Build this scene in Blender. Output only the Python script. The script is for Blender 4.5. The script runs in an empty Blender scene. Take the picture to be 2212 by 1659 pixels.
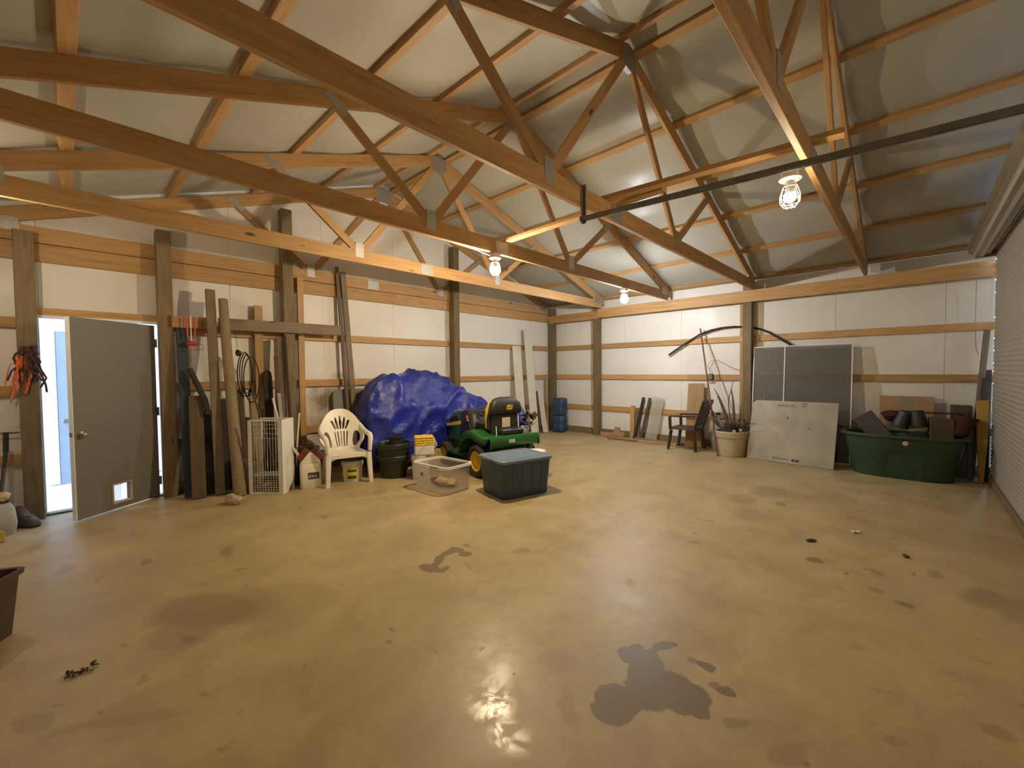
import bpy, bmesh, math, random
from mathutils import Vector as V, Matrix as M, noise
random.seed(7)
PI = math.pi
SC = bpy.context.scene
COL = SC.collection

# ---------------------------------------------------------------- camera, world, exposure
cam_d = bpy.data.cameras.new('camera'); cam = bpy.data.objects.new('camera', cam_d); COL.objects.link(cam)
yaw, pitch, roll = 0.75994, -0.03182, -0.00907
f_ = V((-math.sin(yaw)*math.cos(pitch), math.cos(yaw)*math.cos(pitch), math.sin(pitch)))
r_ = V((math.cos(yaw), math.sin(yaw), 0)); u_ = r_.cross(f_)
r2 = r_*math.cos(roll) + u_*math.sin(roll); u2 = -r_*math.sin(roll) + u_*math.cos(roll)
m = M((r2, u2, -f_)).transposed().to_4x4(); m.translation = V((6.575, -8.379, 1.479))
cam.matrix_world = m
cam_d.sensor_width = 36; cam_d.lens = 36*913.94/2212; cam_d.clip_start = 0.02
SC.camera = cam
vs = SC.view_settings
vs.view_transform = 'Standard'; vs.look = 'None'; vs.gamma = 1; vs.use_curve_mapping = False
vs.exposure = 0.0
LAMP_W = 4800.0          # radiance of the bulbs
world = bpy.data.worlds.new('World'); SC.world = world; world.use_nodes = True
wn = world.node_tree.nodes; wl = world.node_tree.links
sky = wn.new('ShaderNodeTexSky'); sky.sky_type = 'NISHITA'; sky.sun_disc = False
sky.sun_elevation = math.radians(48); sky.sun_rotation = math.radians(200); sky.air_density = 1.2; sky.dust_density = 1.0
bg = wn['Background']; wl.new(sky.outputs[0], bg.inputs[0]); bg.inputs[1].default_value = 1.6

# ---------------------------------------------------------------- materials
def new_mat(name):
    mt = bpy.data.materials.new(name); mt.use_nodes = True
    nt = mt.node_tree; return mt, nt, nt.nodes, nt.links, nt.nodes['Principled BSDF']
def node(nt, typ, **kw):
    n = nt.nodes.new(typ)
    for k, v in kw.items(): setattr(n, k, v)
    return n
def inp(n, **kw):
    for k, v in kw.items(): n.inputs[k.replace('_', ' ')].default_value = v
    return n
def noise_n(nt, vec, scale, detail=4, rough=.55, dist=0.0):
    n = node(nt, 'ShaderNodeTexNoise'); n.inputs['Scale'].default_value = scale; n.inputs['Detail'].default_value = detail
    n.inputs['Roughness'].default_value = rough; n.inputs['Distortion'].default_value = dist
    nt.links.new(vec, n.inputs['Vector']); return n.outputs[0]
def ramp(nt, fac, stops):
    n = node(nt, 'ShaderNodeValToRGB'); e = n.color_ramp.elements
    while len(e) < len(stops): e.new(0.5)
    for i, (p, c) in enumerate(stops): e[i].position = p; e[i].color = (*c, 1) if len(c) == 3 else c
    nt.links.new(fac, n.inputs[0]); return n.outputs[0]
def math_n(nt, op, a, b=None, clamp=False):
    n = node(nt, 'ShaderNodeMath', operation=op, use_clamp=clamp)
    for i, x in enumerate((a, b)):
        if x is None: continue
        if isinstance(x, (int, float)): n.inputs[i].default_value = x
        else: nt.links.new(x, n.inputs[i])
    return n.outputs[0]
def mix_n(nt, fac, a, b, blend='MIX'):
    n = node(nt, 'ShaderNodeMix', data_type='RGBA', blend_type=blend)
    for i, x in ((0, fac), (6, a), (7, b)):
        if isinstance(x, (int, float)): n.inputs[i].default_value = x
        elif isinstance(x, tuple): n.inputs[i].default_value = (*x, 1) if len(x) == 3 else x
        else: nt.links.new(x, n.inputs[i])
    return n.outputs[2]
def bump_n(nt, h, strength=.3, dist=.01):
    n = node(nt, 'ShaderNodeBump'); n.inputs['Strength'].default_value = strength; n.inputs['Distance'].default_value = dist
    nt.links.new(h, n.inputs['Height']); return n.outputs[0]
def obj_coord(nt, rnd=True):
    tc = node(nt, 'ShaderNodeTexCoord')
    if not rnd: return tc.outputs['Object']
    oi = node(nt, 'ShaderNodeObjectInfo'); a = node(nt, 'ShaderNodeVectorMath', operation='ADD')
    mul = math_n(nt, 'MULTIPLY', oi.outputs['Random'], 37.0); cb = node(nt, 'ShaderNodeCombineXYZ')
    for i in range(3): nt.links.new(mul, cb.inputs[i])
    nt.links.new(tc.outputs['Object'], a.inputs[0]); nt.links.new(cb.outputs[0], a.inputs[1]); return a.outputs[0]
def mapping(nt, vec, sc):
    n = node(nt, 'ShaderNodeMapping'); n.inputs['Scale'].default_value = sc; nt.links.new(vec, n.inputs['Vector']); return n.outputs[0]

def wood(name, light, mid, dark, rough=.6, knots=True, grime=0.0):
    mt, nt, N, L, b = new_mat(name)
    v = obj_coord(nt)
    g = noise_n(nt, mapping(nt, v, (1.1, 16, 16)), 2.2, 6, .6, .6)
    g2 = noise_n(nt, mapping(nt, v, (.7, 2.5, 2.5)), 1.6, 3)
    c = ramp(nt, g, [(.28, dark), (.48, mid), (.72, light)])
    c = mix_n(nt, ramp(nt, g2, [(.35, (0, 0, 0)), (.7, (1, 1, 1))]), c, mix_n(nt, .45, c, light))
    if knots:
        vo = node(nt, 'ShaderNodeTexVoronoi'); vo.inputs['Scale'].default_value = 1.0
        L.new(mapping(nt, v, (2.0, 5.5, 5.5)), vo.inputs['Vector'])
        sp = node(nt, 'ShaderNodeSeparateColor'); L.new(vo.outputs['Color'], sp.inputs[0])
        pick = math_n(nt, 'GREATER_THAN', sp.outputs[0], .72)
        kn = ramp(nt, vo.outputs['Distance'], [(.06, (1, 1, 1)), (.13, (0, 0, 0))])
        kf = math_n(nt, 'MULTIPLY', kn, pick)
        c = mix_n(nt, kf, c, tuple(x*.28 for x in dark))
    if grime:
        gg = noise_n(nt, v, 3.0, 4); c = mix_n(nt, math_n(nt, 'MULTIPLY', ramp(nt, gg, [(.4, (0, 0, 0)), (.75, (1, 1, 1))]), grime), c, tuple(x*.35 for x in dark))
    oi = node(nt, 'ShaderNodeObjectInfo'); hs = node(nt, 'ShaderNodeHueSaturation')
    mr = node(nt, 'ShaderNodeMapRange'); mr.inputs['To Min'].default_value = .82; mr.inputs['To Max'].default_value = 1.12
    L.new(oi.outputs['Random'], mr.inputs['Value']); L.new(mr.outputs[0], hs.inputs['Value']); L.new(c, hs.inputs['Color'])
    L.new(hs.outputs[0], b.inputs['Base Color']); b.inputs['Roughness'].default_value = rough
    L.new(bump_n(nt, g, .25, .004), b.inputs['Normal'])
    return mt
def plain(name, col, rough=.5, metal=0.0, var=.12, scale=6.0, bump=0.0, bscale=40.0, spec=.5, dirt=None, dirt_amt=.5):
    mt, nt, N, L, b = new_mat(name)
    v = obj_coord(nt)
    n1 = noise_n(nt, v, scale, 4)
    c = ramp(nt, n1, [(.25, tuple(max(0, x*(1-var)) for x in col)), (.75, tuple(min(1, x*(1+var)) for x in col))])
    if dirt:
        n2 = noise_n(nt, v, scale*.7+1.3, 5, .65)
        c = mix_n(nt, math_n(nt, 'MULTIPLY', ramp(nt, n2, [(.45, (0, 0, 0)), (.7, (1, 1, 1))]), dirt_amt), c, dirt)
    L.new(c, b.inputs['Base Color']); b.inputs['Roughness'].default_value = rough; b.inputs['Metallic'].default_value = metal
    b.inputs['Specular IOR Level'].default_value = spec
    if bump: L.new(bump_n(nt, noise_n(nt, v, bscale, 3), bump, .004), b.inputs['Normal'])
    return mt
def glow(name, col, strength):
    mt, nt, N, L, b = new_mat(name)
    b.inputs['Base Color'].default_value = (*col, 1)
    b.inputs['Emission Color'].default_value = (*col, 1); b.inputs['Emission Strength'].default_value = strength
    return mt
MT = {}
MT['pine'] = wood('pine', (.5, .305, .13), (.42, .24, .09), (.29, .155, .05))
MT['pine_dark'] = wood('pine_dark', (.36, .2, .08), (.28, .145, .055), (.19, .09, .032))
MT['post'] = wood('treated_post', (.24, .175, .092), (.185, .13, .065), (.125, .085, .042), .75, True, .25)
MT['old'] = wood('weathered_wood', (.2, .155, .105), (.15, .11, .07), (.09, .065, .04), .85, False, .4)
MT['old_grey'] = wood('grey_wood', (.24, .19, .138), (.19, .145, .1), (.125, .093, .065), .85, True, .2)
MT['brown_board'] = wood('brown_board', (.13, .085, .048), (.1, .062, .034), (.06, .036, .02), .85, False, .35)
MT['log'] = wood('peeled_log', (.27, .208, .12), (.22, .163, .09), (.155, .11, .057), .8, True, .15)
MT['ply'] = wood('particle_board', (.4, .27, .13), (.34, .22, .1), (.27, .17, .075), .8, False, .15)
MT['osb'] = wood('osb_edge', (.5, .24, .06), (.42, .19, .045), (.3, .12, .03), .8, False)
MT['rust_tin'] = plain('dark_bark', (.04, .028, .02), .9, 0, .4, 12, .6, 30)
MT['galv'] = plain('galvanised_plate', (.42, .42, .4), .42, .75, .2, 60, .8, 160)
MT['steel'] = plain('dark_steel', (.17, .155, .135), .55, .25, .3, 8, .1)
MT['chrome'] = plain('brushed_nickel', (.55, .5, .42), .25, 1, .1, 10)
MT['white_plastic'] = plain('white_plastic', (.78, .74, .62), .4, 0, .05, 5, 0, 40, .5, (.42, .36, .25), .25)
MT['white_enamel'] = plain('white_enamel', (.68, .66, .6), .35, 0, .04)
MT['fixture'] = plain('lamp_white', (.85, .84, .8), .4, 0, .02)
MT['black_plastic'] = plain('black_plastic', (.022, .021, .02), .5, 0, .2, 8, .1, 60)
MT['black_rubber'] = plain('black_rubber', (.03, .027, .024), .85, 0, .3, 15, .4, 50)
MT['green_paint'] = plain('green_paint', (.015, .11, .02), .28, 0, .1, 4, 0, 40, .5, (.05, .07, .03), .35)
MT['yellow_plastic'] = plain('yellow_plastic', (.7, .46, .02), .45, 0, .1)
MT['tank_green'] = plain('tank_green', (.018, .05, .029), .45, 0, .2, 3, .1, 30, .5, (.04, .055, .022), .6)
MT['bin_blue'] = plain('bin_blue', (.038, .064, .105), .45, 0, .1, 5, .1, 80, .5)
MT['lid_blue'] = plain('lid_blue', (.13, .19, .27), .5, 0, .1, 4, 0, 40, .5, (.2, .22, .24), .4)
MT['jug_blue'] = plain('jug_blue', (.025, .055, .12), .5, 0, .2, 7, .2, 20)
MT['card'] = plain('cardboard', (.36, .23, .115), .8, 0, .1, 4)
MT['card_dark'] = plain('cardboard_dark', (.1, .066, .045), .85, 0, .15, 5)
MT['tape'] = plain('packing_tape', (.3, .24, .17), .25, 0, .06)
MT['pot_green'] = plain('dark_green_pot', (.022, .028, .017), .42, 0, .2, 4)
MT['beige'] = plain('beige_plastic', (.45, .39, .26), .55, 0, .1, 3, .05, 30, .5, (.28, .22, .13), .5)
MT['grey_plastic'] = plain('grey_plastic', (.2, .2, .19), .6, 0, .1, 4, .1)
MT['slate_plastic'] = plain('slate_plastic', (.06, .055, .06), .65, 0, .15, 4, .2)
MT['dark_brown'] = plain('dark_brown_plastic', (.035, .02, .016), .35, 0, .2, 6)
MT['brown_plastic'] = plain('brown_plastic', (.055, .03, .022), .5, 0, .2, 6)
MT['red'] = plain('red_plastic', (.42, .03, .02), .4, 0, .1)
MT['olive'] = plain('olive_card', (.075, .06, .032), .85)
MT['maroon'] = plain('maroon_cloth', (.05, .011, .01), .9, 0, .3, 12, .4)
MT['orange'] = plain('orange_rope', (.75, .16, .05), .8, 0, .3, 30, .5, 90)
MT['rope_dark'] = plain('tangled_cord', (.09, .04, .035), .9, 0, .4, 25, .6, 80)
MT['purple'] = plain('purple_label', (.06, .045, .09), .5, 0, .1)
MT['label'] = plain('label_paper', (.6, .56, .46), .5, 0, .05)
MT['yellow_label'] = plain('yellow_label', (.65, .5, .06), .5, 0, .1)
MT['ink'] = plain('ink', (.02, .02, .02), .6, 0, .1)
MT['foam'] = plain('foam_board', (.64, .6, .5), .75, 0, .05, 3, .15, 12, .3)
MT['foam_yellow'] = plain('yellow_foam', (.4, .26, .055), .85, 0, .12, 9, .4, 25)
MT['red_metal'] = plain('red_rod', (.19, .045, .03), .5, .2, .2)
MT['stone'] = plain('stone', (.36, .28, .18), .9, 0, .2, 7, .8, 12)
MT['door_grey'] = plain('door_grey', (.18, .163, .138), .55, 0, .03, 2, 0, 40, .4)
MT['door_white'] = plain('door_white', (.75, .76, .74), .5, 0, .03)
MT['teal'] = plain('teal_panel', (.022, .033, .042), .7, 0, .25, 3)
MT['leaf'] = plain('dead_leaf', (.05, .03, .014), .95, 0, .4, 20, .5)
MT['stem'] = plain('dead_stem', (.085, .065, .045), .9, 0, .35, 14, .5, 40)
MT['soil'] = plain('dry_soil', (.07, .045, .03), .95, 0, .5, 25, .8, 30)
MT['cloth_grey'] = plain('grey_cloth', (.33, .31, .27), .9, 0, .15, 8, .4, 25)
MT['leather'] = plain('worn_leather', (.07, .05, .04), .6, 0, .3, 9, .3)
MT['tan'] = plain('tan_bristle', (.5, .36, .2), .9, 0, .2, 30, .7, 90)
MT['concrete_out'] = plain('outdoor_concrete', (.5, .5, .48), .9, 0, .1, 3, .2)
MT['siding'] = plain('white_siding', (.8, .8, .8), .5, 0, .03)
MT['door_shaded'] = plain('shaded_white_door', (.22, .27, .33), .5, 0, .05)  # white door beyond, the blue of its shade put into the colour
MT['cable'] = plain('white_cable', (.7, .66, .55), .5)
MT['cable_grey'] = plain('grey_cable', (.28, .27, .25), .5)
MT['metal_sheet'] = plain('roof_sheet', (.3, .3, .28), .5, .3)

def insulation(name, stains, bmp=.07, dim=1.0):
    mt, nt, N, L, b = new_mat(name)
    v = obj_coord(nt, False)
    w = noise_n(nt, v, 1.1, 3); w2 = noise_n(nt, v, 9, 4, .6, .8); w3 = noise_n(nt, v, 60, 2)
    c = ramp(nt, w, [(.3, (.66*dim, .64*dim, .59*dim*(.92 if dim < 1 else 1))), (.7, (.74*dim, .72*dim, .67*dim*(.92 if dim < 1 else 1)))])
    # brown mildew low on the door wall, beside the third post
    if stains:
        sx = node(nt, 'ShaderNodeSeparateXYZ'); L.new(v, sx.inputs[0])
        wob = noise_n(nt, v, 5, 4, .7)
        tot = None
        for y0, z0, ry, rz, s in ((-5.62, 1.05, .3, .3, .9), (-5.35, 1.42, .22, .09, .55), (-5.75, 1.2, .12, .2, .6), (-5.3, .95, .3, .3, .6), (-5.6, .6, .5, .3, .8)):
            dy = math_n(nt, 'DIVIDE', math_n(nt, 'SUBTRACT', sx.outputs[1], y0), ry); dz = math_n(nt, 'DIVIDE', math_n(nt, 'SUBTRACT', sx.outputs[2], z0), rz)
            d = math_n(nt, 'SQRT', math_n(nt, 'ADD', math_n(nt, 'MULTIPLY', dy, dy), math_n(nt, 'MULTIPLY', dz, dz)))
            d = math_n(nt, 'ADD', d, math_n(nt, 'MULTIPLY', math_n(nt, 'SUBTRACT', wob, .5), 1.6))
            k = math_n(nt, 'MULTIPLY', math_n(nt, 'SUBTRACT', 1.15, d, True), s, True)
            tot = k if tot is None else math_n(nt, 'MAXIMUM', tot, k)
        c = mix_n(nt, tot, c, (.2, .13, .06))
    L.new(c, b.inputs['Base Color'])
    L.new(ramp(nt, w2, [(.3, (.3,)*3), (.75, (.46,)*3)]), b.inputs['Roughness'])
    h = math_n(nt, 'ADD', math_n(nt, 'MULTIPLY', w2, 1.0), math_n(nt, 'MULTIPLY', w3, .25))
    L.new(bump_n(nt, h, bmp, .02), b.inputs['Normal']); b.inputs['Specular IOR Level'].default_value = .3
    return mt
MT['insul'] = insulation('white_insulation', True)
MT['insul_roof'] = insulation('dimmed_roof_insulation', False, .07, .56)  # same foil as the walls, darkened and warmed to keep the ceiling dim

BLOBS = [(5.647, -6.739, 7.815, 4.416, 5.434, -5.852, 1.0), (5.736, -6.537, 5.278, 2.413, 4.965, -5.352, 1.0), (5.854, -6.503, 8.601, 1.786, 2.971, -7.788, 1.0), (5.924, -6.55, 20.701, 2.6, 4.626, -19.062, 0.8), (5.64, -6.448, 9.177, 4.451, 4.548, -4.911, 1.0), (5.516, -6.428, 16.245, 4.733, 2.903, -15.548, 1.0), (5.527, -6.349, 20.982, 10.833, 15.189, -16.43, 1.0), (5.625, -6.227, 14.814, 8.539, 22.203, -14.574, 1.0), (5.605, -6.307, 13.913, 11.013, 34.377, -13.992, 1.0), (5.563, -6.736, 17.153, 10.531, 13.622, -14.679, 1.0), (5.778, -6.228, 26.298, 4.382, 4.657, -31.893, 0.6), (5.849, -6.223, 19.081, 1.757, -0.533, -29.553, 0.8), (5.918, -6.316, 26.355, 4.333, 10.764, -31.113, 0.6), (5.971, -6.323, 23.175, 1.768, 3.386, -29.587, 0.8), (3.951, -6.554, 8.191, 10.161, 7.375, -14.637, 0.9), (3.904, -6.43, 3.699, 9.92, 20.607, 6.782, 0.9), (3.845, -6.28, 5.836, 11.368, 19.891, 1.849, 0.9), (3.872, -6.195, 10.037, 9.785, 5.833, -26.479, 0.9), (3.971, -6.2, 13.362, 15.793, 13.02, -14.287, 0.9), (4.048, -6.486, 8.196, 13.969, 22.418, -6.085, 0.9), (3.849, -6.091, 16.6, 19.577, 17.777, -19.546, 0.6), (4.267, -5.847, 9.766, 8.839, 9.445, -10.372, 0.4), (3.401, -7.812, 0.404, 2.891, 2.959, -1.756, 0.5), (3.474, -7.615, 1.231, 4.766, 2.936, -3.194, 0.25), (3.571, -7.954, 0.295, 4.988, 4.28, -1.086, 0.3), (5.536, -3.055, 16.678, 2.622, 0.208, -10.706, 0.5), (5.331, -2.623, 4.16, 0.828, 1.16, -3.016, 0.35), (5.173, -3.158, 5.292, 1.316, 1.685, -3.99, 0.3), (6.049, -4.451, 16.021, 1.227, 1.961, -16.788, 0.7), (6.248, -4.551, 42.365, 3.825, 32.321, -35.326, 0.6), (6.392, -4.391, 16.512, -1.087, -11.309, -14.763, 0.45), (6.556, -4.817, 18.772, -1.654, -5.721, -19.141, 0.6), (6.409, -4.726, 20.145, -0.505, -0.082, -20.982, 0.45), (6.606, -4.261, 59.961, -0.114, 19.808, -21.643, 0.5), (6.706, -4.151, 18.148, -1.955, -4.5, -8.095, 0.4), (6.928, -4.403, 7.488, -0.988, 0.638, -4.954, 0.4), (7.054, -4.462, 11.395, -1.778, 1.311, -4.538, 0.4), (6.295, -6.514, 55.529, -7.113, -3.886, -48.852, 0.6), (6.057, -6.492, 16.071, 4.498, 24.332, -26.17, 0.4), (6.243, -6.51, 13.151, 2.442, 9.844, -10.569, 0.3), (2.219, -7.979, 1.188, 20.542, 12.63, -3.932, 0.5), (2.455, -7.497, 0.654, 14.833, 10.004, 10.795, 0.4), (4.02, -8.323, -3.455, 57.147, 45.081, -17.494, 0.5), (3.829, -8.449, -4.341, 62.348, 51.275, -30.797, 0.4), (1.942, -8.431, -1.399, 14.949, 10.27, 10.674, 0.3), (5.168, -5.721, 21.397, 5.241, -5.735, -19.418, 0.4), (5.279, -6.714, 5.65, 4.36, 7.967, -8.607, 0.2), (5.504, -6.906, 13.092, 16.937, 7.795, -3.427, 0.25), (6.836, -5.83, 14.207, -3.841, -9.628, -17.941, 0.35), (6.552, -6.167, 31.54, -1.86, 19.506, -35.068, 0.3), (5.24, -4.736, 14.391, 5.299, 13.859, -15.25, 0.35), (6.377, -5.553, 22.013, 0.225, 11.017, -25.165, 0.2), (3.874, -8.522, -2.074, 13.742, 10.391, -1.121, 0.3), (4.137, -8.278, -0.049, 3.687, 20.717, -13.125, 0.2), (2.213, -6.603, 7.362, 17.747, 8.12, -9.006, 0.4), (4.425, -7.125, 19.967, 33.451, 31.027, -33.636, 0.5), (4.507, -7.202, 25.798, 44.23, 28.442, -30.791, 0.5), (4.924, -6.896, 54.664, 59.977, 36.032, -38.98, 0.8), (5.194, -6.905, 81.184, 75.106, 53.811, -58.078, 0.8), (4.928, -6.867, 9.137, 9.808, 5.902, -6.386, -1.0), (5.233, -7.123, 6.006, 2.356, 1.28, -9.301, -1.0), (5.409, -7.187, 8.265, 1.109, -0.133, -9.917, -0.8), (5.038, -6.937, 2.935, 3.083, 1.642, -1.774, -0.35), (5.344, -6.229, 5.552, 3.175, 3.792, -4.112, -0.2)]
def floor_mat():
    mt, nt, N, L, b = new_mat('concrete_floor')
    v = obj_coord(nt, False)
    n1 = noise_n(nt, v, .45, 5, .6, .3); n2 = noise_n(nt, v, 2.6, 6, .65, .4); n3 = noise_n(nt, v, 24, 4, .7); n4 = noise_n(nt, mapping(nt, v, (1.6, .6, 1)), 1.2, 5, .7, .8)
    c = ramp(nt, n1, [(.3, (.36, .28, .138)), (.5, (.44, .345, .175)), (.72, (.52, .415, .235))])
    c = mix_n(nt, ramp(nt, n2, [(.38, (.75,)*3), (.55, (.3,)*3), (.72, (0,)*3)]), c, (.31, .232, .12))
    c = mix_n(nt, math_n(nt, 'MULTIPLY', ramp(nt, n4, [(.5, (0,)*3), (.75, (1,)*3)]), .35), c, (.55, .45, .29))
    c = mix_n(nt, math_n(nt, 'MULTIPLY', ramp(nt, n3, [(.66, (0,)*3), (.8, (1,)*3)]), .45), c, (.14, .095, .05))
    n5 = noise_n(nt, mapping(nt, v, (1, 1.6, 1)), 4.2, 4, .55, .3); n6 = noise_n(nt, v, .8, 2)
    fk = math_n(nt, 'MULTIPLY', ramp(nt, n5, [(.64, (0,)*3), (.7, (1,)*3)]), ramp(nt, n6, [(.42, (0,)*3), (.6, (1,)*3)]))
    c = mix_n(nt, math_n(nt, 'MULTIPLY', fk, .5), c, (.15, .105, .055))
    # spills, scuffs and worn glossy patches with lamp glints lightened in, each where it lies on the slab
    wob = node(nt, 'ShaderNodeTexNoise'); wob.inputs['Scale'].default_value = 7; wob.inputs['Detail'].default_value = 4; L.new(v, wob.inputs['Vector'])
    ws = node(nt, 'ShaderNodeVectorMath', operation='MULTIPLY_ADD'); L.new(wob.outputs['Color'], ws.inputs[0]); ws.inputs[1].default_value = (.11, .11, 0); L.new(v, ws.inputs[2])
    sub0 = node(nt, 'ShaderNodeVectorMath', operation='SUBTRACT'); L.new(ws.outputs[0], sub0.inputs[0]); sub0.inputs[1].default_value = (.055, .055, 0)
    stain = worn = None
    for (x, y, a, b_, c_, d_, s) in BLOBS:
        sb = node(nt, 'ShaderNodeVectorMath', operation='SUBTRACT'); L.new(sub0.outputs[0], sb.inputs[0]); sb.inputs[1].default_value = (x, y, 0)
        d1 = node(nt, 'ShaderNodeVectorMath', operation='DOT_PRODUCT'); L.new(sb.outputs[0], d1.inputs[0]); d1.inputs[1].default_value = (a, b_, 0)
        d2 = node(nt, 'ShaderNodeVectorMath', operation='DOT_PRODUCT'); L.new(sb.outputs[0], d2.inputs[0]); d2.inputs[1].default_value = (c_, d_, 0)
        q = math_n(nt, 'ADD', math_n(nt, 'MULTIPLY', d1.outputs['Value'], d1.outputs['Value']), math_n(nt, 'MULTIPLY', d2.outputs['Value'], d2.outputs['Value']))
        soft = 5.0 if s >= .8 else 1.6
        if s < 0: soft = 1.2
        k = math_n(nt, 'MULTIPLY', math_n(nt, 'MULTIPLY', math_n(nt, 'SUBTRACT', 1.0, q), soft, True), min(1.0, abs(s)*1.25))
        if s > 0: stain = k if stain is None else math_n(nt, 'MAXIMUM', stain, k)
        else: worn = k if worn is None else math_n(nt, 'MAXIMUM', worn, k)
    wn_ = math_n(nt, 'MULTIPLY', worn, ramp(nt, noise_n(nt, v, 11, 6, .75, .8), [(.44, (0,)*3), (.56, (1,)*3)]))
    c = mix_n(nt, math_n(nt, 'MULTIPLY', wn_, .45), c, (.56, .48, .36))
    c = mix_n(nt, math_n(nt, 'MULTIPLY', stain, .78), c, (.13, .096, .058))
    L.new(c, b.inputs['Base Color'])
    rg = ramp(nt, n2, [(.3, (.36,)*3), (.7, (.54,)*3)])
    rg2 = math_n(nt, 'SUBTRACT', rg, math_n(nt, 'MULTIPLY', wn_, .2))
    L.new(rg2, b.inputs['Roughness']); b.inputs['Specular IOR Level'].default_value = .35
    h = math_n(nt, 'ADD', math_n(nt, 'MULTIPLY', n2, .6), math_n(nt, 'MULTIPLY', n3, .25))
    L.new(bump_n(nt, h, .16, .01), b.inputs['Normal'])
    return mt
MT['floor'] = floor_mat()
def tarp_mat():
    mt, nt, N, L, b = new_mat('blue_tarp'); v = obj_coord(nt, False)
    n1 = noise_n(nt, v, 3, 4); n2 = noise_n(nt, v, 6.5, 5, .62, 1.6); n3 = noise_n(nt, v, 45, 3)
    c = ramp(nt, n1, [(.3, (.011, .02, .2)), (.7, (.02, .036, .34))])
    c = mix_n(nt, math_n(nt, 'MULTIPLY', ramp(nt, noise_n(nt, v, 6, 5, .7), [(.6, (0,)*3), (.75, (1,)*3)]), .18), c, (.12, .13, .3))
    L.new(c, b.inputs['Base Color']); b.inputs['Roughness'].default_value = .24
    L.new(bump_n(nt, math_n(nt, 'ADD', n2, math_n(nt, 'MULTIPLY', n3, .22)), .65, .03), b.inputs['Normal']); return mt
MT['tarp'] = tarp_mat()
def clear_mat(name, col, alpha, rough=.3):
    mt, nt, N, L, b = new_mat(name); b.inputs['Base Color'].default_value = (*col, 1); b.inputs['Roughness'].default_value = rough
    v = obj_coord(nt); L.new(ramp(nt, noise_n(nt, v, 2, 2), [(.3, (alpha-.04,)*3), (.75, (alpha+.05,)*3)]), b.inputs['Alpha']); return mt
MT['clear'] = clear_mat('clear_plastic', (.5, .48, .44), .22, .2)
MT['smoke'] = clear_mat('smoky_pane', (.13, .128, .115), .6, .4)
MT['bottle'] = clear_mat('clear_bottle', (.45, .5, .52), .45, .15)
MT['panel_clear'] = clear_mat('corrugated_clear', (.5, .48, .4), .45, .3)
def foil_mat():
    mt, nt, N, L, b = new_mat('foil_board'); v = obj_coord(nt, False)
    n1 = noise_n(nt, v, 2.6, 4, .5, .2); n2 = noise_n(nt, v, 14, 4)
    L.new(ramp(nt, n1, [(.3, (.22, .198, .163)), (.7, (.31, .28, .235))]), b.inputs['Base Color'])
    b.inputs['Metallic'].default_value = .1
    L.new(ramp(nt, n2, [(.3, (.34,)*3), (.7, (.55,)*3)]), b.inputs['Roughness'])
    L.new(bump_n(nt, math_n(nt, 'ADD', n1, math_n(nt, 'MULTIPLY', n2, .2)), .22, .03), b.inputs['Normal']); return mt
MT['foil'] = foil_mat()
MT['curtain'] = plain('roll_door_sheet', (.36, .335, .29), .5, .1, .05, 2, 0, 40, .4)
MT['bulb_warm'] = glow('bulb_warm', (1, .78, .5), LAMP_W)
MT['bulb_near'] = glow('bulb_near', (1, .8, .53), LAMP_W*.10)
MT['bulb_side'] = glow('bulb_side', (1, .8, .53), LAMP_W*.2)
MT['bulb_cool'] = glow('bulb_cool', (.92, .96, 1.0), LAMP_W*.66)

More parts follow.
